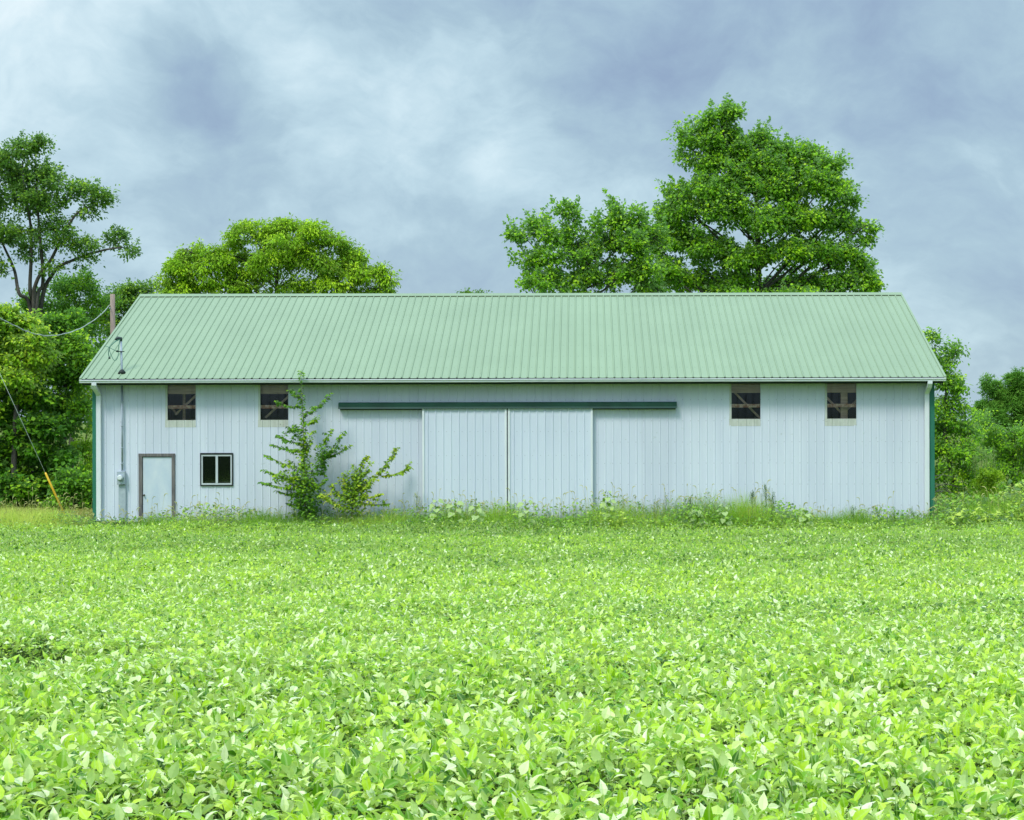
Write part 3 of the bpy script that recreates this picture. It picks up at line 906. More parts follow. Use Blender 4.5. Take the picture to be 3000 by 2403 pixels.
# ------------------------------------------------------------------ single weeds
def weed_plant(name, px, py_top, d, kind, label, cat, group=None, pbase=None, lmat=None, bright=.0):
    """stem with side leaves, top of the plant at px,py_top"""
    tp = Vector(P(px, py_top, d))
    y = tp.y
    bs = Vector((tp.x + random.uniform(-.06, .06) if pbase is None else P(pbase, 1500, d)[0], y, float(gz(y))))
    root = empty(name, tuple(bs), label, cat, group)
    H = tp.z - bs.z
    ctrl = [bs, bs.lerp(tp, .35) + Vector((random.uniform(-.03, .03), 0, 0)), bs.lerp(tp, .7) + Vector((random.uniform(-.03, .03), 0, 0)), tp]
    path = spline(ctrl, 5)
    mb = MB().tube(path, list(np.linspace(.011, .003, len(path))), 6)
    pos, dv, nr, ln, wd = [], [], [], [], []
    if kind == 'velvet':
        k = max(7, int(H * 15))
        for i in range(k):
            t = .18 + .82 * (i + .5) / k
            p = path[min(int(t * (len(path) - 1)), len(path) - 1)]
            a = i * 2.4 + random.uniform(-.4, .4)
            pl = (.17 - .09 * t) * random.uniform(.8, 1.2)
            e = p + Vector((math.cos(a) * pl, math.sin(a) * pl, pl * random.uniform(.2, .7)))
            mb.tube([p, e], [.003, .002], 4)
            sz = (.23 - .11 * abs(t - .45)) * random.uniform(.75, 1.15) * (1 if t < .9 else .55)
            pos.append(e); dv.append((math.cos(a), math.sin(a), random.uniform(-1.0, -.2))); nr.append((.4 * math.cos(a), .4 * math.sin(a) - .75, 1))
            ln.append(sz); wd.append(sz * .95)
        lod = 3
    elif kind == 'spike':
        for b in range(max(5, int(H * 9))):
            t0 = random.uniform(.25, .85)
            p = path[int(t0 * (len(path) - 1))]
            a = random.uniform(0, 6.283)
            q = p + Vector((math.cos(a) * .16 * (1.2 - t0), math.sin(a) * .1, H * (1 - t0) * random.uniform(.55, .95)))
            mb.tube([p, p.lerp(q, .5) + Vector((math.cos(a) * .03, 0, -.02)), q], [.004, .003, .002], 4)
            for s in range(15):
                r = p.lerp(q, .25 + .75 * s / 14)
                aa = random.uniform(0, 6.283)
                pos.append(r); dv.append((math.cos(aa), math.sin(aa), random.uniform(.2, 1.4))); nr.append((random.gauss(0, 1), random.gauss(0, 1), 1))
                z_ = random.uniform(.025, .06) * (1.3 - .6 * s / 14); ln.append(z_); wd.append(z_ * .38)
        lod = 1
    elif kind == 'twig':                                     # dry seed stalks with small burs
        for b in range(9):
            t0 = random.uniform(.1, .6)
            p = path[int(t0 * (len(path) - 1))]
            a = random.uniform(0, 6.283); s_ = random.uniform(.10, .26)
            q = p + Vector((math.cos(a) * s_, math.sin(a) * .12, H * (1 - t0) * random.uniform(.6, 1.0)))
            mb.tube([p, p.lerp(q, .5) + Vector((math.cos(a) * .04, 0, 0)), q], [.003, .0025, .0018], 4)
            for s in range(7):
                r = p.lerp(q, 1 - .05 * s) if s > 2 else q
                aa = random.uniform(0, 6.283)
                pos.append(r); dv.append((math.cos(aa), math.sin(aa), random.uniform(-.2, 1))); nr.append((random.gauss(0, 1), random.gauss(0, 1), 1))
                ln.append(.028); wd.append(.016)
        lod = 1
    else:                                                    # feathery bushy clump
        for b in range(26):
            a = random.uniform(0, 6.283); s_ = random.uniform(.08, .34)
            p = bs + Vector((0, 0, .05))
            q = bs + Vector((math.cos(a) * s_, math.sin(a) * .2, H * random.uniform(.5, 1.0) * (1.15 - s_)))
            mb.tube([p, p.lerp(q, .5) + Vector((math.cos(a) * .04, 0, 0)), q], [.004, .003, .002], 4)
            for s in range(16):
                r = p.lerp(q, .3 + .7 * s / 15)
                aa = random.uniform(0, 6.283)
                pos.append(r + Vector((random.gauss(0, .015), random.gauss(0, .015), 0))); dv.append((math.cos(aa), math.sin(aa), random.uniform(-.2, 1.2))); nr.append((random.gauss(0, 1), random.gauss(0, 1), 1))
                z_ = random.uniform(.03, .065); ln.append(z_); wd.append(z_ * .4)
        lod = 1
    mb.build('stem', M['stem_green'], root, smooth=True)
    A = lambda q: np.array([tuple(p) for p in q], float)
    n = len(pos)
    leaf_object('foliage', A(pos), A(dv), A(nr), np.array(ln), np.array(wd), np.clip(RNG.normal(.5 + bright, .18, n), 0, 1), lod, lmat or M['velvet'], root)
    return root

M['velvet'] = leaf_mat('velvetleaf_leaf', [(0, (0.144, 0.328, 0.028)), (.5, (0.259, 0.468, 0.056)), (1, (0.396, 0.562, 0.140))], under=(.48, .62, .25), rough=.65, spec=.15, trans=.35)
M['dusk'] = leaf_mat('grey_green_spike_leaf', [(0, (.05, .13, .05)), (.5, (.10, .2, .08)), (1, (.18, .28, .11))], rough=.6, spec=.3, trans=.2)
M['straw'] = leaf_mat('yellowing_leaf', [(0, (0.291, 0.312, 0.020)), (.5, (0.495, 0.468, 0.039)), (1, (0.670, 0.572, 0.078))], rough=.6, spec=.2, trans=.4)
M['drybur'] = leaf_mat('dry_bur', [(0, (.05, .06, .06)), (1, (.16, .17, .15))], rough=.8, spec=.1, trans=.05)
VG = 'velvetleaf plants along the barn'
for (px, py, dd, lb, br) in (
        (1274, 1462, 46.9, 'broad leaved velvetleaf weed at the foot of the left sliding door, by its outer edge', 0),
        (1332, 1457, 46.9, 'taller velvetleaf weed with dark tip leaves, middle one at the left sliding door', -.1),
        (1395, 1470, 46.9, 'velvetleaf weed at the left sliding door, closest to the door seam', 0),
        (1540, 1464, 46.9, 'lone velvetleaf weed before the right sliding door, just past the seam', -.05),
        (1780, 1440, 47.0, 'tall narrow velvetleaf weed with a small leafy top past the right sliding door', -.15),
        (2040, 1478, 46.6, 'velvetleaf weed spreading below the wall left of the spiky dark weed', .05),
        (2120, 1480, 46.4, 'short velvetleaf weed beside the yellowing clump', .1),
        (2362, 1486, 46.4, 'flat topped velvetleaf weed standing alone right of the spiky dark weed', .15),
        (2962, 1432, 49.0, 'pale tall velvetleaf weed right of the barn with a round leafy head', .4),
        (2925, 1458, 49.2, 'pale velvetleaf weed right of the barn, lower and nearer the corner trim', .35),
        (3000, 1458, 49.4, 'pale velvetleaf weed cut off by the right photo edge', .4)):
    weed_plant('velvetleaf_plant', px, py, dd - .35, 'velvet', lb, 'weed', VG, bright=br)
SG = 'seed spike weeds along the barn'
for (px, py, dd, kd, mt, nm, lb) in (
        (1222, 1440, 47.0, 'spike', M['seed'], 'pigweed', 'pale feathery pigweed spike touching the left sliding door edge'),
        (2238, 1412, 47.0, 'spike', M['dusk'], 'horseweed', 'tallest dark spiky horseweed standing before the wall under a window'),
        (2262, 1430, 46.8, 'spike', M['dusk'], 'horseweed', 'dark horseweed spike leaning right of the tallest one'),
        (2205, 1436, 46.9, 'spike', M['dusk'], 'horseweed', 'dark horseweed spike just left of the tallest one'),
        (2022, 1452, 46.9, 'spike', M['dusk'], 'horseweed', 'small dark horseweed spike above the velvetleaf mound'),
        (2100, 1470, 46.8, 'spike', M['dusk'], 'horseweed', 'short dark horseweed next to the yellowing clump'),
        (2497, 1480, 47.1, 'spike', M['dusk'], 'horseweed', 'thin horseweed spike between the last window and the flat topped weed'),
        (2570, 1478, 47.0, 'spike', M['weed'], 'lambsquarters_plant', 'feathery pale green weed below the last upper window, first of four'),
        (2622, 1486, 47.0, 'spike', M['weed'], 'lambsquarters_plant', 'feathery pale green weed with a cone shaped top near the downspout'),
        (2672, 1482, 47.0, 'spike', M['weed'], 'lambsquarters_plant', 'spindly pale green weed against the wall left of the right downspout'),
        (2530, 1494, 46.9, 'spike', M['weed'], 'lambsquarters_plant', 'shorter pale green feathery weed right of the thin horseweed'),
        (1920, 1450, 47.1, 'twig', M['drybur'], 'dry_seed_stalk', 'dry seed stalk with small dark burs, fuller of the two past the doors'),
        (1950, 1444, 47.2, 'twig', M['drybur'], 'dry_seed_stalk', 'dry wiry seed stalk with dark burs, taller of the two past the doors'),
        (2285, 1490, 47.0, 'twig', M['drybur'], 'dry_seed_stalk', 'sparse dry stalk with burs right of the dark horseweed'),
        (2195, 1478, 46.3, 'bushy', M['straw'], 'yellowed_weed', 'yellowing bushy weed clump below the dark horseweed')):
    weed_plant(nm, px, py, dd, kd, lb, 'weed', SG, lmat=mt)

# ------------------------------------------------------------------ saplings against the wall
def sapling(name, label, base, stem, branches, d, blobs, lmat, leaf=.075, yellow=0.0, seed=1):
    r = random.Random(seed)
    b = P(*base, d); bs = Vector((b[0], b[1], float(gz(b[1]))))
    root = empty(name, tuple(bs), label, 'sapling')
    sp = [bs] + [Vector(P(x, y, d)) for x, y in stem]
    path = spline(sp, 8)
    mb = MB().tube(path, list(np.linspace(.024, .004, len(path))), 8)
    pos, dv, nr, ln = [], [], [], []
    def leaves_along(q, t0, k, s):
        for i in range(k):
            t = t0 + (1 - t0) * (i + r.random()) / k
            j = min(int(t * (len(q) - 1)), len(q) - 2)
            p = q[j].lerp(q[j + 1], t * (len(q) - 1) - j)
            tg = (q[j + 1] - q[j]).normalized()
            a = r.uniform(0, 6.283)
            o_ = Vector((math.cos(a), math.sin(a), 0))
            dvv = tg * .5 + o_ * .8 + Vector((0, 0, r.uniform(-1.1, -.1)))
            pos.append(p + o_ * .02); dv.append(dvv); nr.append(Vector((r.gauss(0, .5), r.gauss(0, .5) - .3, 1))); ln.append(leaf * r.uniform(.7, 1.35) * s)
    leaves_along(path, .25, 260, 1.0)
    for (x0, y0, x1, y1, k) in branches:
        a, e = Vector(P(x0, y0, d)), Vector(P(x1, y1, d))
        dep = r.uniform(-.45, .28)
        e.y += dep
        m = a.lerp(e, .5) + Vector((0, 0, -.06))
        q = spline([a, m, e], 6)
        mb.tube(q, list(np.linspace(.008, .0025, len(q))), 5)
        leaves_along(q, .08, int(k * 2.0), 1.0)
        for _ in range(max(3, k // 9)):                     # side twigs
            p = q[r.randint(3, len(q) - 2)]
            e2 = p + Vector((r.uniform(-.16, .16), r.uniform(-.16, .16), r.uniform(-.08, .2)))
            q2 = [p, p.lerp(e2, .5), e2]
            mb.tube(q2, [.004, .003, .002], 4)
            leaves_along(q2, .1, 13, .95)
    for (x0, y0, rx, ry, k) in blobs:
        c = Vector(P(x0, y0, d))
        for _ in range(k):
            v = Vector((r.gauss(0, 1), r.gauss(0, 1), r.gauss(0, 1))).normalized() * r.random() ** .45
            pos.append(c + Vector((v.x * rx / 101, v.y * rx / 101 * .8, v.z * ry / 101)))
            a = r.uniform(0, 6.283)
            dv.append(Vector((math.cos(a), math.sin(a), r.uniform(-.9, .1)))); nr.append(Vector((r.gauss(0, .5), r.gauss(0, .5) - .3, 1))); ln.append(leaf * r.uniform(.7, 1.3))
    mb.build('stem', M['bark_pale'], root, smooth=True)
    A = lambda q: np.array([tuple(p) for p in q], float)
    n = len(pos); ln = np.array(ln); ps = A(pos)
    tint = np.clip(.45 + RNG.normal(0, .15, n) + .45 * (noise2(ps[:, 0], ps[:, 2], 3.0, seed) - .5), 0, 1)
    leaf_object('foliage', ps, A(dv), A(nr), ln, ln * RNG.uniform(.55, .75, n), tint, 1, lmat, root)
    return root
M['sap'] = leaf_mat('mulberry_leaf', [(0, (0.063, 0.199, 0.010)), (.45, (0.174, 0.398, 0.017)), (.8, (0.400, 0.616, 0.022)), (1, (0.699, 0.835, 0.036))], under=(.2, .32, .14), rough=.42, spec=.3, trans=.4)
M['sap2'] = leaf_mat('mulberry_leaf_paler', [(0, (0.136, 0.298, 0.018)), (.5, (0.352, 0.557, 0.027)), (1, (0.921, 0.835, 0.046))], under=(.24, .36, .15), rough=.45, spec=.3, trans=.4)
sapling('mulberry_sapling', 'tall slender sapling with sparse drooping leaves growing against the barn wall below a window', (896, 1513),
        [(893, 1430), (891, 1340), (889, 1250), (886, 1180), (881, 1086)],
        [(887, 1190, 812, 1178, 26), (885, 1172, 850, 1142, 20), (888, 1220, 960, 1166, 40), (889, 1240, 932, 1228, 22), (889, 1255, 838, 1250, 26), (890, 1300, 812, 1274, 34),
         (890, 1320, 796, 1302, 38), (891, 1375, 777, 1333, 50), (892, 1405, 780, 1375, 44), (893, 1430, 771, 1411, 52), (893, 1450, 812, 1437, 34), (894, 1475, 842, 1474, 26),
         (893, 1450, 950, 1330, 55), (948, 1345, 1012, 1262, 40), (950, 1340, 1022, 1304, 42), (891, 1330, 925, 1262, 26), (893, 1440, 962, 1400, 36), (950, 1400, 950, 1300, 40), (948, 1300, 972, 1265, 18), (891, 1290, 868, 1262, 20)],
        47.3, [(898, 1455, 50, 62, 900), (880, 1400, 46, 50, 420), (890, 1320, 22, 70, 260), (945, 1330, 30, 40, 200), (905, 1500, 36, 20, 200), (838, 1400, 42, 24, 200)], M['sap'], .10, seed=4)
sapling('mulberry_bush', 'low spreading bush with arching shoots right of the tall sapling', (1031, 1513),
        [(1032, 1480), (1040, 1440), (1048, 1400), (1062, 1360), (1077, 1336)],
        [(1045, 1430, 1120, 1375, 40), (1118, 1376, 1160, 1312, 38), (1110, 1395, 1190, 1374, 40), (1050, 1400, 1094, 1352, 30), (1040, 1440, 1038, 1360, 40), (1036, 1450, 1010, 1384, 36),
         (1045, 1455, 1122, 1444, 40), (1050, 1470, 1143, 1474, 26), (1030, 1470, 969, 1422, 46), (1028, 1480, 993, 1398, 36), (1026, 1490, 944, 1450, 44), (1050, 1440, 1100, 1400, 36), (1190, 1374, 1192, 1360, 8)],
        47.2, [(1045, 1420, 44, 44, 480), (1030, 1470, 52, 40, 560), (960, 1455, 30, 25, 90)], M['sap2'], .095, seed=9)

# ------------------------------------------------------------------ trees
def tree(name, label, cat, base_px, d, blobs, lmat, leaf=.11, aspect=.6, k=11.0, trunk=.22, fork=None, cl=26, cr=.36, depth=1.0, shoots=0, up=.6,
         droop=0.0, bark=None, stems=None, group='trees behind and beside the barn', seed=1, shoot_len=.7, needle=False, outer=.5):
    global RNG
    keep_rng = RNG
    RNG = np.random.default_rng(seed)
    r = random.Random(seed)
    bp = P(base_px, 1400, d)
    bx_, by_ = bp[0], bp[1]
    root = empty(name, (bx_, by_, 0), label, cat, group)
    m_px = d / F
    cs, rs, ws = [], [], []
    for b in blobs:
        dy = b[5] if len(b) > 5 else r.uniform(-.5, .5) * depth * (b[2] + b[3]) * .5 * m_px * 1.2
        c = Vector(P(b[0], b[1], d)); c.y += dy
        cs.append(c); rs.append((b[2] * m_px, (b[2] + b[3]) * .5 * m_px * depth, b[3] * m_px)); ws.append(b[4] if len(b) > 4 else 1.0)
    mb = MB()
    zmin = min(c.z for c in cs); zmax = max(c.z for c in cs)
    fk = fork if fork is not None else max(.6, zmin * .6)
    if stems:
        tops = []
        for s in stems:
            q = [Vector((bx_ + r.uniform(-.1, .1), by_, -.1))] + [Vector(P(x, y, d)) + Vector((0, r.uniform(-.3, .3), 0)) for x, y in s]
            q = spline(q, 6)
            mb.tube(q, list(np.linspace(trunk, trunk * .3, len(q))), 9)
            tops += [q[j] for j in range(len(q) // 3, len(q), 2)]
    else:
        top = Vector((bx_ + r.uniform(-.2, .2), by_, fk + (zmax - fk) * .75))
        q = spline([Vector((bx_, by_, -.15)), Vector((bx_ + r.uniform(-.1, .1), by_, fk)), Vector((bx_ + r.uniform(-.3, .3), by_, (fk + top.z) / 2)), top], 6)
        mb.tube(q, [trunk * (1.25 if i == 0 else 1) * (1 - .75 * i / len(q)) for i in range(len(q))], 10)
        tops = q[4:]
    allP, allT, allO = [], [], []
    for c, rr, w in zip(cs, rs, ws):
        if stems:
            a = min(tops, key=lambda p: (p - c).length + max(0, p.z - c.z) * 1.5)
        else:
            a = min(tops, key=lambda p: abs(p.z - (c.z - .9 * math.hypot(p.x - c.x, p.y - c.y))))
        mid = a.lerp(c, .5) + Vector((r.uniform(-.2, .2), r.uniform(-.2, .2), r.uniform(-.12, .12) * (a - c).length))
        q = spline([a, mid, c], 5)
        r0 = trunk * min(.36, .08 + .035 * (a - c).length)
        mb.tube(q, list(np.linspace(r0, r0 * .35, len(q))), 6)
        n = max(8, int(4.6 * k * w * (rr[0] * rr[2] + .3 * rr[1] * rr[2]) ** .95))
        nb = int(np.clip(3 + 2.6 * (rr[0] * rr[2]), 4, 12))  # boughs: leafy sub-masses with shade between them
        bv = rand_dirs(nb); bv[:, 2] = np.abs(bv[:, 2]) * 1.15 - .35
        bc = np.array(c)[None] + bv * RNG.uniform(.55, .88, nb)[:, None] * np.array(rr)[None]
        bi = RNG.integers(0, nb, n)
        v = rand_dirs(n)
        rad = outer + (1.05 - outer) * RNG.random(n) ** .6
        br_ = np.array(rr)[None] * np.array([.50, .50, .36]) * RNG.uniform(.7, 1.25, nb)[bi][:, None]
        pos = bc[bi] + v * rad[:, None] * br_
        loose = RNG.random(n) < .16
        pos[loose] = (np.array(c)[None] + v * (1.08 * RNG.random(n) ** .4)[:, None] * np.array(rr)[None])[loose]
        bt = RNG.normal(0, .10, nb)[bi]
        for p in pos[:: max(1, n // 12)]:
            pv = Vector(p)
            mb.tube([c, c.lerp(pv, .5) + Vector((0, 0, r.uniform(-.1, .1))), pv], [r0 * .3, r0 * .2, .006], 5)
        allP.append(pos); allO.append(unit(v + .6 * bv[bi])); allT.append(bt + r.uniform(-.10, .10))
    mb.build('trunk', bark or M['bark'], root, smooth=True)
    cp, cv, ct = np.concatenate(allP), np.concatenate(allO), np.concatenate(allT)
    ct = ct + RNG.normal(0, .15, len(cp)) + .12 * cv[:, 2]  # light from above put into the tint: upward clusters lighter
    # expand clusters into leaves
    nl = np.maximum(3, RNG.poisson(cl * 1.75, len(cp)))
    idx = np.repeat(np.arange(len(cp)), nl)
    n = len(idx)
    offs = RNG.normal(0, 1, (n, 3)) * (cr * .85) * np.array([.62, .62, .42]) * RNG.uniform(.6, 1.2, len(cp))[idx][:, None]
    pos = cp[idx] + offs - np.array([0, 0, 1.0]) * (droop * np.linalg.norm(offs[:, :2], axis=1))[:, None]
    dv = unit(offs + cv[idx] * .25) + RNG.normal(0, .55, (n, 3)) + np.array([0, 0, -.25 - droop])
    nr = cv[idx] * .5 + RNG.normal(0, .55, (n, 3)) + np.array([0, 0, up])
    tint = np.clip(.48 + ct[idx] + RNG.normal(0, .075, n) + .20 * offs[:, 2] / cr, 0, .86)  # upper leaves of each cluster painted lighter, as if lit from above
    if shoots:                                               # upright leafy shoots that break the outline
        top_i = np.where(cv[:, 2] > -.1)[0]
        si = RNG.choice(top_i, min(shoots, len(top_i)), replace=False)
        k2 = 30
        sd = unit(np.array([0, 0, 1.0]) + cv[si] * np.array([.75, .5, .35]) + RNG.normal(0, .16, (len(si), 3)))
        t = np.linspace(0, 1, k2)[None, :, None]
        ll = shoot_len * RNG.uniform(.5, 1.25, len(si))[:, None, None]
        sp = (cp[si][:, None, :] + sd[:, None, :] * t * ll).reshape(-1, 3) + RNG.normal(0, .05, (len(si) * k2, 3)) * np.repeat(np.tile(np.linspace(1.5, .5, k2), len(si))[:, None], 3, 1)
        sdv = RNG.normal(0, 1, sp.shape) * np.array([1, 1, .4]) + np.repeat(sd, k2, 0) * .4
        pos = np.concatenate([pos, sp]); dv = np.concatenate([dv, sdv]); nr = np.concatenate([nr, RNG.normal(0, .7, sp.shape) + np.array([0, 0, .6])])
        tint = np.concatenate([tint, np.clip(RNG.normal(.45, .15, len(sp)), 0, 1)])
    n = len(pos)
    ln = 1.26 * leaf * RNG.uniform(.6, 1.3, n)
    ok = pos[:, 2] > .05
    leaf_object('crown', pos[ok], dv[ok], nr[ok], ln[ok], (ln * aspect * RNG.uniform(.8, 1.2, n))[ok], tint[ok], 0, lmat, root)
    RNG = keep_rng
    return root

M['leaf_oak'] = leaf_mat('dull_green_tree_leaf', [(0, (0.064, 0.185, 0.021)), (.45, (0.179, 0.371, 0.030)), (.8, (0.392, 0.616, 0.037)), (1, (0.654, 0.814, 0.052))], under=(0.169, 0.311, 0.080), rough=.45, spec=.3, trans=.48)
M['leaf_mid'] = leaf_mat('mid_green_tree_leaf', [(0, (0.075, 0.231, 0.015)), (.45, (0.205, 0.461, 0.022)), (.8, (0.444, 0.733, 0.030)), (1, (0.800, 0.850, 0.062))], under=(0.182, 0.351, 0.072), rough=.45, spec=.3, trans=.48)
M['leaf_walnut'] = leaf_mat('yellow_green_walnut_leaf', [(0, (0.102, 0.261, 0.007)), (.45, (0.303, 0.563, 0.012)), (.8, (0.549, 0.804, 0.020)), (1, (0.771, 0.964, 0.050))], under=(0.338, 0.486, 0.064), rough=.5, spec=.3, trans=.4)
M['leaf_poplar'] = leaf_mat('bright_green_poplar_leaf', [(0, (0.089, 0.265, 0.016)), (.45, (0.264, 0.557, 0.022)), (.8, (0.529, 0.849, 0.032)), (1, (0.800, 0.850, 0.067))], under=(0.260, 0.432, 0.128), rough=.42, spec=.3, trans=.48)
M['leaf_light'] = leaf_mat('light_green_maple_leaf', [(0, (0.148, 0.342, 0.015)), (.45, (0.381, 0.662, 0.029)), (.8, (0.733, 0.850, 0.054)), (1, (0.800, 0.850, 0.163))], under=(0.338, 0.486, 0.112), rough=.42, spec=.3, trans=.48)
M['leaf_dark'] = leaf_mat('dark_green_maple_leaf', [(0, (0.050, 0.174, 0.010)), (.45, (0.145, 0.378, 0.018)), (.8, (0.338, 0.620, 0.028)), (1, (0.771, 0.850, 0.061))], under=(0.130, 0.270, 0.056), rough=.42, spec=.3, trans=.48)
M['leaf_pine'] = leaf_mat('green_pine_needle', [(0, (.08, .22, .03)), (.5, (.18, .40, .05)), (1, (.36, .58, .10))], rough=.55, spec=.15, trans=.35)
M['leaf_yellow'] = leaf_mat('golden_green_shrub_leaf', [(0, (.10, .24, .006)), (.5, (.27, .46, .014)), (1, (.5, .64, .06))], rough=.5, spec=.3, trans=.4)

# left, tall and airy
tree('tall_maple_tree', 'tall airy tree with bare dark limbs showing, rising over the shrubs left of the barn', 'tree', 92, 66,
     [(45, 450, 50, 45, .8), (100, 435, 48, 42, .8), (0, 500, 60, 60), (85, 510, 75, 55), (150, 545, 42, 48, .8), (-60, 570, 80, 80), (30, 590, 75, 55), (120, 605, 65, 48),
      (-20, 690, 70, 55, .8), (60, 680, 60, 45, .8), (110, 730, 50, 34, .6), (165, 680, 60, 38, .9), (205, 570, 28, 26, .5), (245, 555, 42, 36, .7), (285, 590, 46, 42, .9), (262, 628, 40, 20, .6),
      (200, 720, 55, 32, .7), (265, 715, 42, 28, .7), (335, 712, 46, 28, .9), (375, 735, 28, 20, .8), (240, 758, 50, 20, .4), (90, 745, 40, 30, .4), (-50, 790, 60, 50, .6), (10, 780, 30, 30, .4),
      (140, 790, 40, 22, .4)],
     M['leaf_oak'], leaf=.11, trunk=.10, k=13, cl=20, cr=.34, shoots=70, shoot_len=.5, seed=21, depth=.9,
     stems=[[(92, 950), (90, 850), (96, 760), (85, 660), (75, 540), (60, 470)], [(98, 930), (108, 830), (150, 760), (190, 690), (235, 625), (280, 600)],
            [(88, 940), (60, 860), (35, 790), (5, 720), (-40, 620)], [(104, 920), (122, 830), (125, 720), (110, 600), (100, 470)], [(110, 930), (150, 800), (210, 765), (300, 735), (360, 725)]])
tree('shade_tree', 'mid green tree filling the gap below the tall airy tree beside the utility pole', 'tree', 215, 69,
     [(190, 850, 62, 50), (250, 835, 52, 40), (140, 890, 60, 50), (225, 905, 75, 55), (300, 900, 40, 40, .8), (160, 960, 70, 55), (260, 970, 60, 60), (300, 1040, 40, 60)],
     M['leaf_mid'], leaf=.10, trunk=.16, k=12, shoots=40, shoot_len=.45, seed=22)
tree('shade_tree', 'dark tree whose top peeps over the left end of the roof behind the pole', 'tree', 385, 80,
     [(350, 862, 38, 26), (395, 850, 36, 26), (440, 850, 26, 22, .8), (330, 905, 40, 40), (400, 890, 50, 35), (365, 960, 50, 50), (310, 960, 30, 50)],
     M['leaf_oak'], leaf=.11, trunk=.16, k=13, shoots=40, shoot_len=.5, seed=23)
# left shrubbery in front
tree('box_elder_tree', 'light green box elder with pale sunlit top leaves at the left photo edge', 'tree', 40, 60,
     [(15, 925, 45, 40), (65, 940, 42, 30), (-40, 960, 60, 60), (30, 990, 60, 42), (95, 1000, 55, 45), (20, 1060, 75, 50), (105, 1055, 55, 42), (-50, 1080, 70, 70), (60, 1115, 65, 45)],
     M['leaf_light'], leaf=.125, aspect=.7, trunk=.12, k=15, cl=24, shoots=40, shoot_len=.4, up=1.0, seed=24)
tree('box_elder_tree', 'mid green leafy tree between the light box elder and the barn corner', 'tree', 190, 62,
     [(150, 965, 50, 42), (200, 950, 42, 35), (165, 1030, 60, 50), (225, 1020, 50, 50), (150, 1100, 62, 50), (215, 1110, 55, 55), (258, 1075, 35, 60), (170, 1180, 60, 50), (235, 1190, 38, 55)],
     M['leaf_mid'], leaf=.12, aspect=.7, trunk=.11, k=15, cl=24, shoots=24, shoot_len=.35, up=.9, seed=25)
tree('maple_thicket', 'dark leafy maple thicket hanging low over the lawn behind the guy wire', 'tree', 95, 60.5,
     [(25, 1180, 70, 55), (100, 1185, 65, 50), (-55, 1200, 70, 80), (30, 1265, 65, 50), (115, 1260, 60, 45), (180, 1255, 50, 50), (50, 1335, 60, 45), (130, 1330, 58, 42), (195, 1330, 42, 50), (15, 1400, 50, 50),
      (-60, 1350, 60, 80), (75, 1405, 45, 40), (145, 1400, 48, 40), (20, 1460, 50, 30, 1.2), (85, 1465, 45, 26, 1.2), (140, 1460, 36, 26), (-40, 1450, 50, 40), (45, 1420, 40, 40, 1.0, -1.4), (100, 1440, 40, 34, 1.0, -1.4)],
     M['leaf_dark'], leaf=.14, aspect=.8, trunk=.10, k=14, cl=20, cr=.34, up=1.3, seed=26)
tree('low_bush', 'rounded low bush of bright leaves beside the green barn corner trim', 'bush', 220, 58.5,
     [(215, 1400, 42, 30), (190, 1430, 34, 34), (240, 1430, 38, 38), (215, 1465, 48, 32), (165, 1475, 26, 20, .7), (255, 1470, 25, 30)],
     M['leaf_mid'], leaf=.12, aspect=.75, trunk=.04, k=18, cl=18, cr=.26, up=1.2, seed=27, group='bushes beside the barn')
tree('locust_shrub', 'narrow yellow green shrub squeezed between thicket and barn corner', 'bush', 262, 64,
     [(262, 1160, 24, 50), (268, 1230, 26, 60), (260, 1310, 28, 60), (266, 1390, 26, 60), (258, 1450, 26, 40)],
     M['leaf_walnut'], leaf=.09, trunk=.05, k=16, cl=22, cr=.25, seed=28, group='bushes beside the barn')
# behind the roof
tree('walnut_tree', 'domed yellow green walnut tree behind the left half of the roof', 'tree', 800, 76,
     [(825, 668, 42, 34), (868, 658, 34, 30), (720, 665, 38, 30), (760, 690, 60, 45), (840, 710, 80, 55), (920, 690, 60, 42), (970, 700, 42, 36), (1010, 730, 40, 36), (690, 700, 35, 40, .8),
      (690, 750, 60, 50), (600, 740, 48, 38), (555, 735, 32, 28), (540, 780, 50, 45), (500, 800, 38, 36), (620, 790, 70, 50), (720, 800, 80, 50), (800, 770, 80, 50), (890, 770, 80, 55), (980, 780, 70, 50),
      (1040, 760, 28, 30, .7), (1060, 810, 50, 38), (1120, 795, 30, 30), (1145, 820, 26, 34), (1100, 845, 60, 28), (990, 835, 70, 36), (860, 838, 80, 34, .8), (740, 845, 80, 34, .8), (640, 840, 50, 30, .6), (560, 840, 60, 38), (490, 845, 34, 32), (1020, 880, 150, 40, .6), (560, 885, 110, 40, .6), (800, 890, 160, 40, .6)],
     M['leaf_walnut'], leaf=.135, aspect=.45, trunk=.26, k=11.5, cl=24, cr=.34, droop=.55, up=.7, seed=31, fork=3.5, outer=.45)
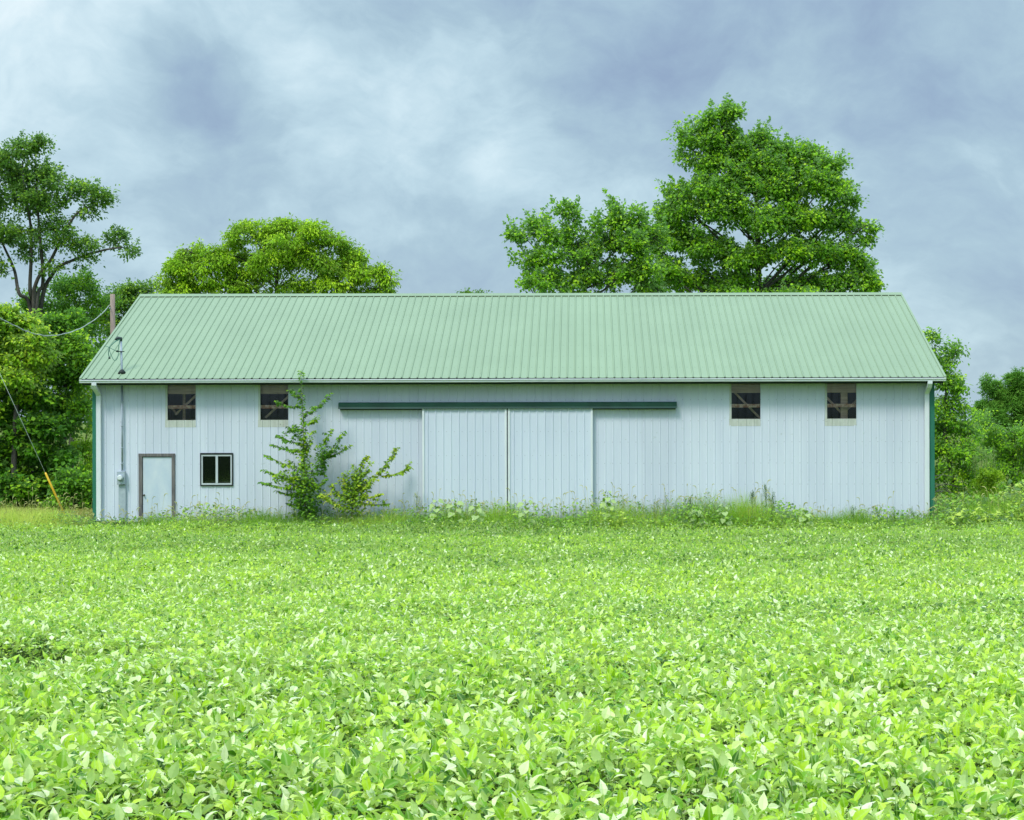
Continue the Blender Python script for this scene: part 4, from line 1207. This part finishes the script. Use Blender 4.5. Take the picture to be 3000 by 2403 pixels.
tree('poplar_tree', 'largest tree, bright green and many topped, behind the right half of the roof', 'tree', 2230, 74,
     [(2105, 345, 20, 30), (2145, 340, 18, 34), (2078, 372, 26, 34), (2125, 385, 32, 32), (2090, 425, 42, 40), (2030, 400, 26, 34, .6), (1998, 410, 20, 34, .5), (2012, 460, 24, 36, .6), (2140, 440, 52, 42), (2110, 490, 65, 50), (2232, 412, 18, 44, .9), (2190, 428, 32, 34), (2285, 470, 44, 38), (2268, 438, 18, 28, .7), (2200, 460, 50, 45),
      (2240, 500, 55, 50), (2180, 540, 75, 55), (2310, 460, 26, 34, .7), (2365, 455, 36, 32, .9), (2330, 500, 55, 50), (2408, 446, 20, 20, .6), (2420, 490, 45, 50), (2400, 560, 65, 55), (2290, 580, 70, 55), (2460, 560, 32, 45, .7),
      (2060, 570, 60, 52), (1990, 600, 36, 32, .6), (2030, 640, 60, 50), (2130, 630, 75, 60), (2235, 660, 75, 60), (2345, 650, 75, 60), (2440, 640, 50, 55), (2490, 590, 18, 18, .5), (2485, 670, 35, 35, .6), (2530, 665, 34, 16, .6), (2545, 705, 30, 16, .6),
      (1975, 560, 26, 30, .6), (1950, 640, 40, 42), (1920, 715, 45, 50), (2000, 715, 55, 50), (2090, 730, 75, 55), (2200, 760, 80, 55), (2310, 750, 80, 55), (2410, 740, 65, 50), (2480, 760, 45, 42, .7), (2540, 780, 32, 32, .7), (2550, 835, 30, 34), (2480, 835, 55, 40), (2380, 835, 70, 40), (2270, 840, 80, 40), (2150, 840, 80, 40), (2040, 815, 70, 50), (1960, 800, 50, 50), (2200, 890, 260, 40, .6), (2500, 890, 60, 40, .7)],
     M['leaf_poplar'], leaf=.125, aspect=.72, trunk=.3, k=15, cl=24, cr=.36, shoots=420, shoot_len=.62, up=.6, seed=32, fork=2.5, outer=.35)
tree('poplar_tree', 'lower looser poplar with pale leaf clusters left of the largest tree', 'tree', 1720, 70,
     [(1500, 692, 20, 12, .6), (1535, 690, 36, 28, .6), (1570, 655, 26, 30, .6), (1600, 690, 46, 40, .7), (1655, 625, 22, 36, .6), (1680, 650, 24, 34, .6), (1660, 700, 45, 42, .8), (1740, 670, 28, 30, .7), (1800, 620, 24, 36, .7), (1850, 620, 24, 32, .7),
      (1820, 670, 55, 42), (1875, 660, 32, 30, .8), (1770, 720, 60, 45), (1850, 730, 60, 50), (1920, 700, 36, 36, .8), (1700, 760, 65, 45), (1610, 760, 52, 42, .8), (1550, 770, 36, 36, .6), (1540, 830, 34, 30, .7), (1600, 830, 55, 40), (1700, 830, 70, 42), (1810, 810, 70, 50), (1900, 800, 60, 50), (1930, 850, 50, 30), (1720, 885, 200, 35, .6)],
     M['leaf_poplar'], leaf=.12, aspect=.72, trunk=.2, k=13, cl=20, cr=.33, shoots=240, shoot_len=.6, up=.6, seed=33, fork=2.5)
tree('roof_peeping_tree', 'tiny tuft of a tree top just showing over the middle of the ridge', 'tree', 1385, 84,
     [(1370, 868, 14, 9), (1398, 868, 14, 9), (1385, 900, 60, 30), (1385, 960, 90, 50)], M['leaf_oak'], leaf=.11, trunk=.12, k=14, seed=34)
# right of the barn
tree('mulberry_tree', 'bright green tree with two leafy prongs right of the barn wall', 'tree', 2790, 61,
     [(2728, 995, 14, 20, .9), (2740, 1030, 16, 26), (2800, 1020, 14, 16, .8), (2792, 1050, 20, 26), (2770, 1075, 26, 32), (2780, 1120, 34, 34), (2818, 1135, 18, 12, .7), (2745, 1140, 40, 40), (2800, 1185, 34, 30, .8), (2755, 1200, 48, 40), (2822, 1205, 16, 16, .6),
      (2795, 1250, 52, 38), (2745, 1270, 45, 45), (2830, 1275, 40, 36), (2780, 1330, 60, 42), (2845, 1335, 42, 40), (2760, 1390, 52, 40), (2830, 1400, 52, 42), (2790, 1450, 60, 34), (2700, 1350, 50, 90)],
     M['leaf_poplar'], leaf=.105, aspect=.6, trunk=.12, k=14, cl=22, cr=.30, shoots=30, shoot_len=.4, up=.9, seed=41)
tree('pine_tree', 'green pine with upright candle tips at the right photo edge', 'tree', 2985, 88,
     [(2962, 1115, 10, 24, .9), (2980, 1110, 10, 26, .9), (2992, 1125, 12, 26), (2970, 1150, 26, 26), (2888, 1120, 6, 22, .9), (2898, 1150, 14, 22, .9), (2922, 1130, 8, 20, .9), (2926, 1160, 16, 20), (2905, 1190, 28, 24), (2950, 1190, 34, 26), (3000, 1180, 36, 36), (2880, 1195, 14, 14, .8), (2930, 1230, 50, 30), (2990, 1235, 46, 34), (3060, 1200, 60, 70), (2960, 1290, 70, 40), (2905, 1225, 40, 26), (2870, 1215, 20, 18)],
     M['leaf_pine'], leaf=.17, aspect=.2, trunk=.16, k=20, cl=30, cr=.26, shoots=90, shoot_len=.5, up=.5, seed=42)
tree('juniper_tree', 'dense dark green thicket tree below the pine at the right photo edge', 'tree', 2960, 70,
     [(2885, 1250, 44, 34), (2940, 1270, 50, 36), (2995, 1285, 46, 44), (2905, 1310, 48, 40), (2970, 1340, 52, 44), (3040, 1320, 60, 80), (2925, 1385, 44, 44), (2990, 1410, 50, 44), (2950, 1450, 50, 36), (2880, 1220, 20, 18, .7), (3040, 1430, 60, 50)],
     M['leaf_poplar'], leaf=.10, aspect=.5, trunk=.12, k=16, cl=24, cr=.30, up=.6, seed=43)
tree('golden_bush', 'golden green rounded bush low between the bright tree and the dark thicket', 'bush', 2895, 57,
     [(2890, 1395, 22, 22), (2910, 1410, 24, 26), (2880, 1430, 26, 30), (2905, 1450, 26, 28), (2888, 1470, 26, 22)],
     M['leaf_yellow'], leaf=.075, aspect=.5, trunk=.03, k=30, cl=16, cr=.2, shoots=20, shoot_len=.25, up=.7, seed=44, group='bushes beside the barn')
# tall pale spires in front of the thicket
for i, (px, py) in enumerate(((2856, 1322), (2872, 1300), (2890, 1318), (2910, 1304))):
    weed_plant('goldenrod_spire', px, py, 59.0, 'spike', ['pale spire of goldenrod nearest the bright tree', 'taller pale goldenrod spire beside the bright tree',
               'pale goldenrod spire between two taller ones', 'pale goldenrod spire nearest the dark thicket'][i], 'weed', 'goldenrod spires right of the barn', lmat=M['velvet'], bright=-.1)
# dead brush against the right corner
br = empty('fallen_branch', P(2760, 1470, 52), 'bare brown fallen branches lying by the right barn corner', 'branch')
mb = MB()
for (a, b_, c) in (((2735, 1395), (2765, 1392), (2800, 1400)), ((2733, 1418), (2760, 1422), (2785, 1440)), ((2735, 1430), (2770, 1418), (2815, 1430)), ((2735, 1445), (2765, 1432), (2795, 1452)), ((2740, 1460), (2752, 1446), (2762, 1440)), ((2738, 1405), (2752, 1398), (2770, 1380)), ((2742, 1440), (2775, 1440), (2812, 1455))):
    dd = random.uniform(51, 53)
    q = spline([P(*a, dd), P(*b_, dd), P(*c, dd + .4)], 6)
    mb.tube(q, list(np.linspace(.018, .006, len(q))), 5)
mb.tube([P(2740, 1470, 52), P(2750, 1500, 52)], [.02, .03], 6)
mb.build('limb', M['bark_pale'], br, smooth=True)

# ------------------------------------------------------------------ sky and light
w = bpy.data.worlds.new('World')
sc.world = w
w.use_nodes = True
nt = w.node_tree
nt.nodes.clear()
SUN_EL, SUN_AZ = math.radians(52), math.radians(214)
outw = N(nt, 'ShaderNodeOutputWorld')
sky = N(nt, 'ShaderNodeTexSky', sky_type='NISHITA')
sky.sun_disc = False
sky.sun_elevation = SUN_EL
sky.sun_rotation = SUN_AZ
bg1 = N(nt, 'ShaderNodeBackground', i_Strength=.10)
L(nt, sky.outputs['Color'], bg1.inputs['Color'])
tc = N(nt, 'ShaderNodeTexCoord')
nrmz = N(nt, 'ShaderNodeVectorMath', operation='NORMALIZE')
L(nt, tc.outputs['Generated'], nrmz.inputs[0])
DIR = nrmz.outputs['Vector']
def skydir(px, py):
    return Vector(((px - CX) / F, 1.0, (CY - py) / F)).normalized()
def math_(op, a, b=None, clamp=False):
    n = N(nt, 'ShaderNodeMath', operation=op, use_clamp=clamp)
    for i, q in enumerate((a, b)):
        if q is None: continue
        if isinstance(q, (int, float)): n.inputs[i].default_value = q
        else: L(nt, q, n.inputs[i])
    return n.outputs['Value']
# warp
wn = N(nt, 'ShaderNodeTexNoise', i_Scale=5.5, i_Detail=4.0, i_Roughness=.55)
L(nt, DIR, wn.inputs['Vector'])
wsub = N(nt, 'ShaderNodeVectorMath', operation='SUBTRACT'); L(nt, wn.outputs['Color'], wsub.inputs[0]); wsub.inputs[1].default_value = (.5, .5, .5)
wsc = N(nt, 'ShaderNodeVectorMath', operation='SCALE'); L(nt, wsub.outputs['Vector'], wsc.inputs[0]); wsc.inputs['Scale'].default_value = .10
wadd = N(nt, 'ShaderNodeVectorMath', operation='ADD'); L(nt, DIR, wadd.inputs[0]); L(nt, wsc.outputs['Vector'], wadd.inputs[1])
WD = wadd.outputs['Vector']
n1 = N(nt, 'ShaderNodeTexNoise', i_Scale=9.0, i_Detail=8.0, i_Roughness=.58)
mp = N(nt, 'ShaderNodeMapping'); mp.inputs['Scale'].default_value = (1.0, 1.0, 1.5); mp.inputs['Rotation'].default_value = (0, -.5, 0)
L(nt, WD, mp.inputs['Vector']); L(nt, mp.outputs['Vector'], n1.inputs['Vector'])
n2 = N(nt, 'ShaderNodeTexNoise', i_Scale=22.0, i_Detail=8.0, i_Roughness=.62)
L(nt, mp.outputs['Vector'], n2.inputs['Vector'])
val = math_('ADD', math_('MULTIPLY', math_('SUBTRACT', n1.outputs['Fac'], .5), 1.1), math_('MULTIPLY', math_('SUBTRACT', n2.outputs['Fac'], .5), .5))
val = math_('ADD', val, .42)
# broad brighter and darker banks of cloud, each placed by its direction in the sky
for px, py, rad, amt in ((150, 90, 460, .34), (420, 60, 260, .10), (760, 110, 200, .26), (60, 250, 300, .10), (620, 230, 230, -.30), (520, 380, 260, -.12), (950, 330, 330, .26), (1250, 270, 300, .16), (1480, 420, 260, .18),
                         (880, 480, 300, .06), (1750, 250, 300, -.14), (1900, 80, 420, -.06), (1650, 380, 180, -.12), (400, 560, 300, .04), (2450, 120, 560, -.14), (2750, 500, 350, -.05), (2900, 1100, 350, -.02), (1250, 700, 400, -.04), (500, 620, 260, .08)):
    dn = N(nt, 'ShaderNodeVectorMath', operation='DISTANCE')
    L(nt, WD, dn.inputs[0]); dn.inputs[1].default_value = skydir(px, py)
    mr = N(nt, 'ShaderNodeMapRange', interpolation_type='SMOOTHSTEP')
    L(nt, dn.outputs['Value'], mr.inputs['Value'])
    mr.inputs['From Min'].default_value = 0; mr.inputs['From Max'].default_value = rad / F * 1.35
    mr.inputs['To Min'].default_value = amt; mr.inputs['To Max'].default_value = 0
    val = math_('ADD', val, mr.outputs['Result'])
cr_ = ramp(nt, [(0.0, (.18, .245, .352)), (.22, (.215, .30, .392)), (.42, (.262, .365, .436)), (.6, (.335, .45, .512)), (.8, (.43, .54, .59)), (1.0, (.54, .62, .65))])
L(nt, val, cr_.inputs['Fac'])
# the overcast vault gets brighter towards the zenith
sep = N(nt, 'ShaderNodeSeparateXYZ'); L(nt, DIR, sep.inputs[0])
zr = N(nt, 'ShaderNodeMapRange', interpolation_type='SMOOTHSTEP'); L(nt, sep.outputs['Z'], zr.inputs['Value'])
zr.inputs['From Min'].default_value = .22; zr.inputs['From Max'].default_value = .95; zr.inputs['To Min'].default_value = 1.0; zr.inputs['To Max'].default_value = 3.4
bg2 = N(nt, 'ShaderNodeBackground')
L(nt, cr_.outputs['Color'], bg2.inputs['Color'])
L(nt, zr.outputs['Result'], bg2.inputs['Strength'])
mixw = N(nt, 'ShaderNodeMixShader', i_Fac=.93)
L(nt, bg1.outputs['Background'], mixw.inputs[1]); L(nt, bg2.outputs['Background'], mixw.inputs[2])
L(nt, mixw.outputs['Shader'], outw.inputs['Surface'])

sd = bpy.data.lights.new('sun', 'SUN')
sd.energy = 1.5
sd.angle = math.radians(14)
sd.color = (1.0, .96, .89)
so = bpy.data.objects.new('sun', sd)
COL.objects.link(so)
to_sun = Vector((math.sin(SUN_AZ) * math.cos(SUN_EL), math.cos(SUN_AZ) * math.cos(SUN_EL), math.sin(SUN_EL)))
so.rotation_euler = to_sun.to_track_quat('Z', 'Y').to_euler()
so.location = (-20, -40, 30)

# ------------------------------------------------------------------ camera and view
cd = bpy.data.cameras.new('camera')
cd.sensor_fit = 'HORIZONTAL'
cd.sensor_width = 36.0
cd.lens = 36.0 * F / 3000.0
cd.shift_x = (1500 - CX) / 3000.0
cd.shift_y = (CY - 1201.5) / 3000.0
cd.clip_start = .1
cd.clip_end = 5000
co = bpy.data.objects.new('camera', cd)
COL.objects.link(co)
co.location = CAM
from mathutils import Matrix
co.rotation_euler = (Matrix.Rotation(math.pi / 2, 3, 'X') @ Matrix.Rotation(-RHO, 3, 'Z')).to_euler()
sc.camera = co
sc.view_settings.view_transform = 'Standard'
sc.view_settings.look = 'None'
sc.view_settings.exposure = 0.66
sc.view_settings.gamma = 1.0
sc.view_settings.use_curve_mapping = False
sc.cycles.max_bounces = 8
sc.cycles.transparent_max_bounces = 12
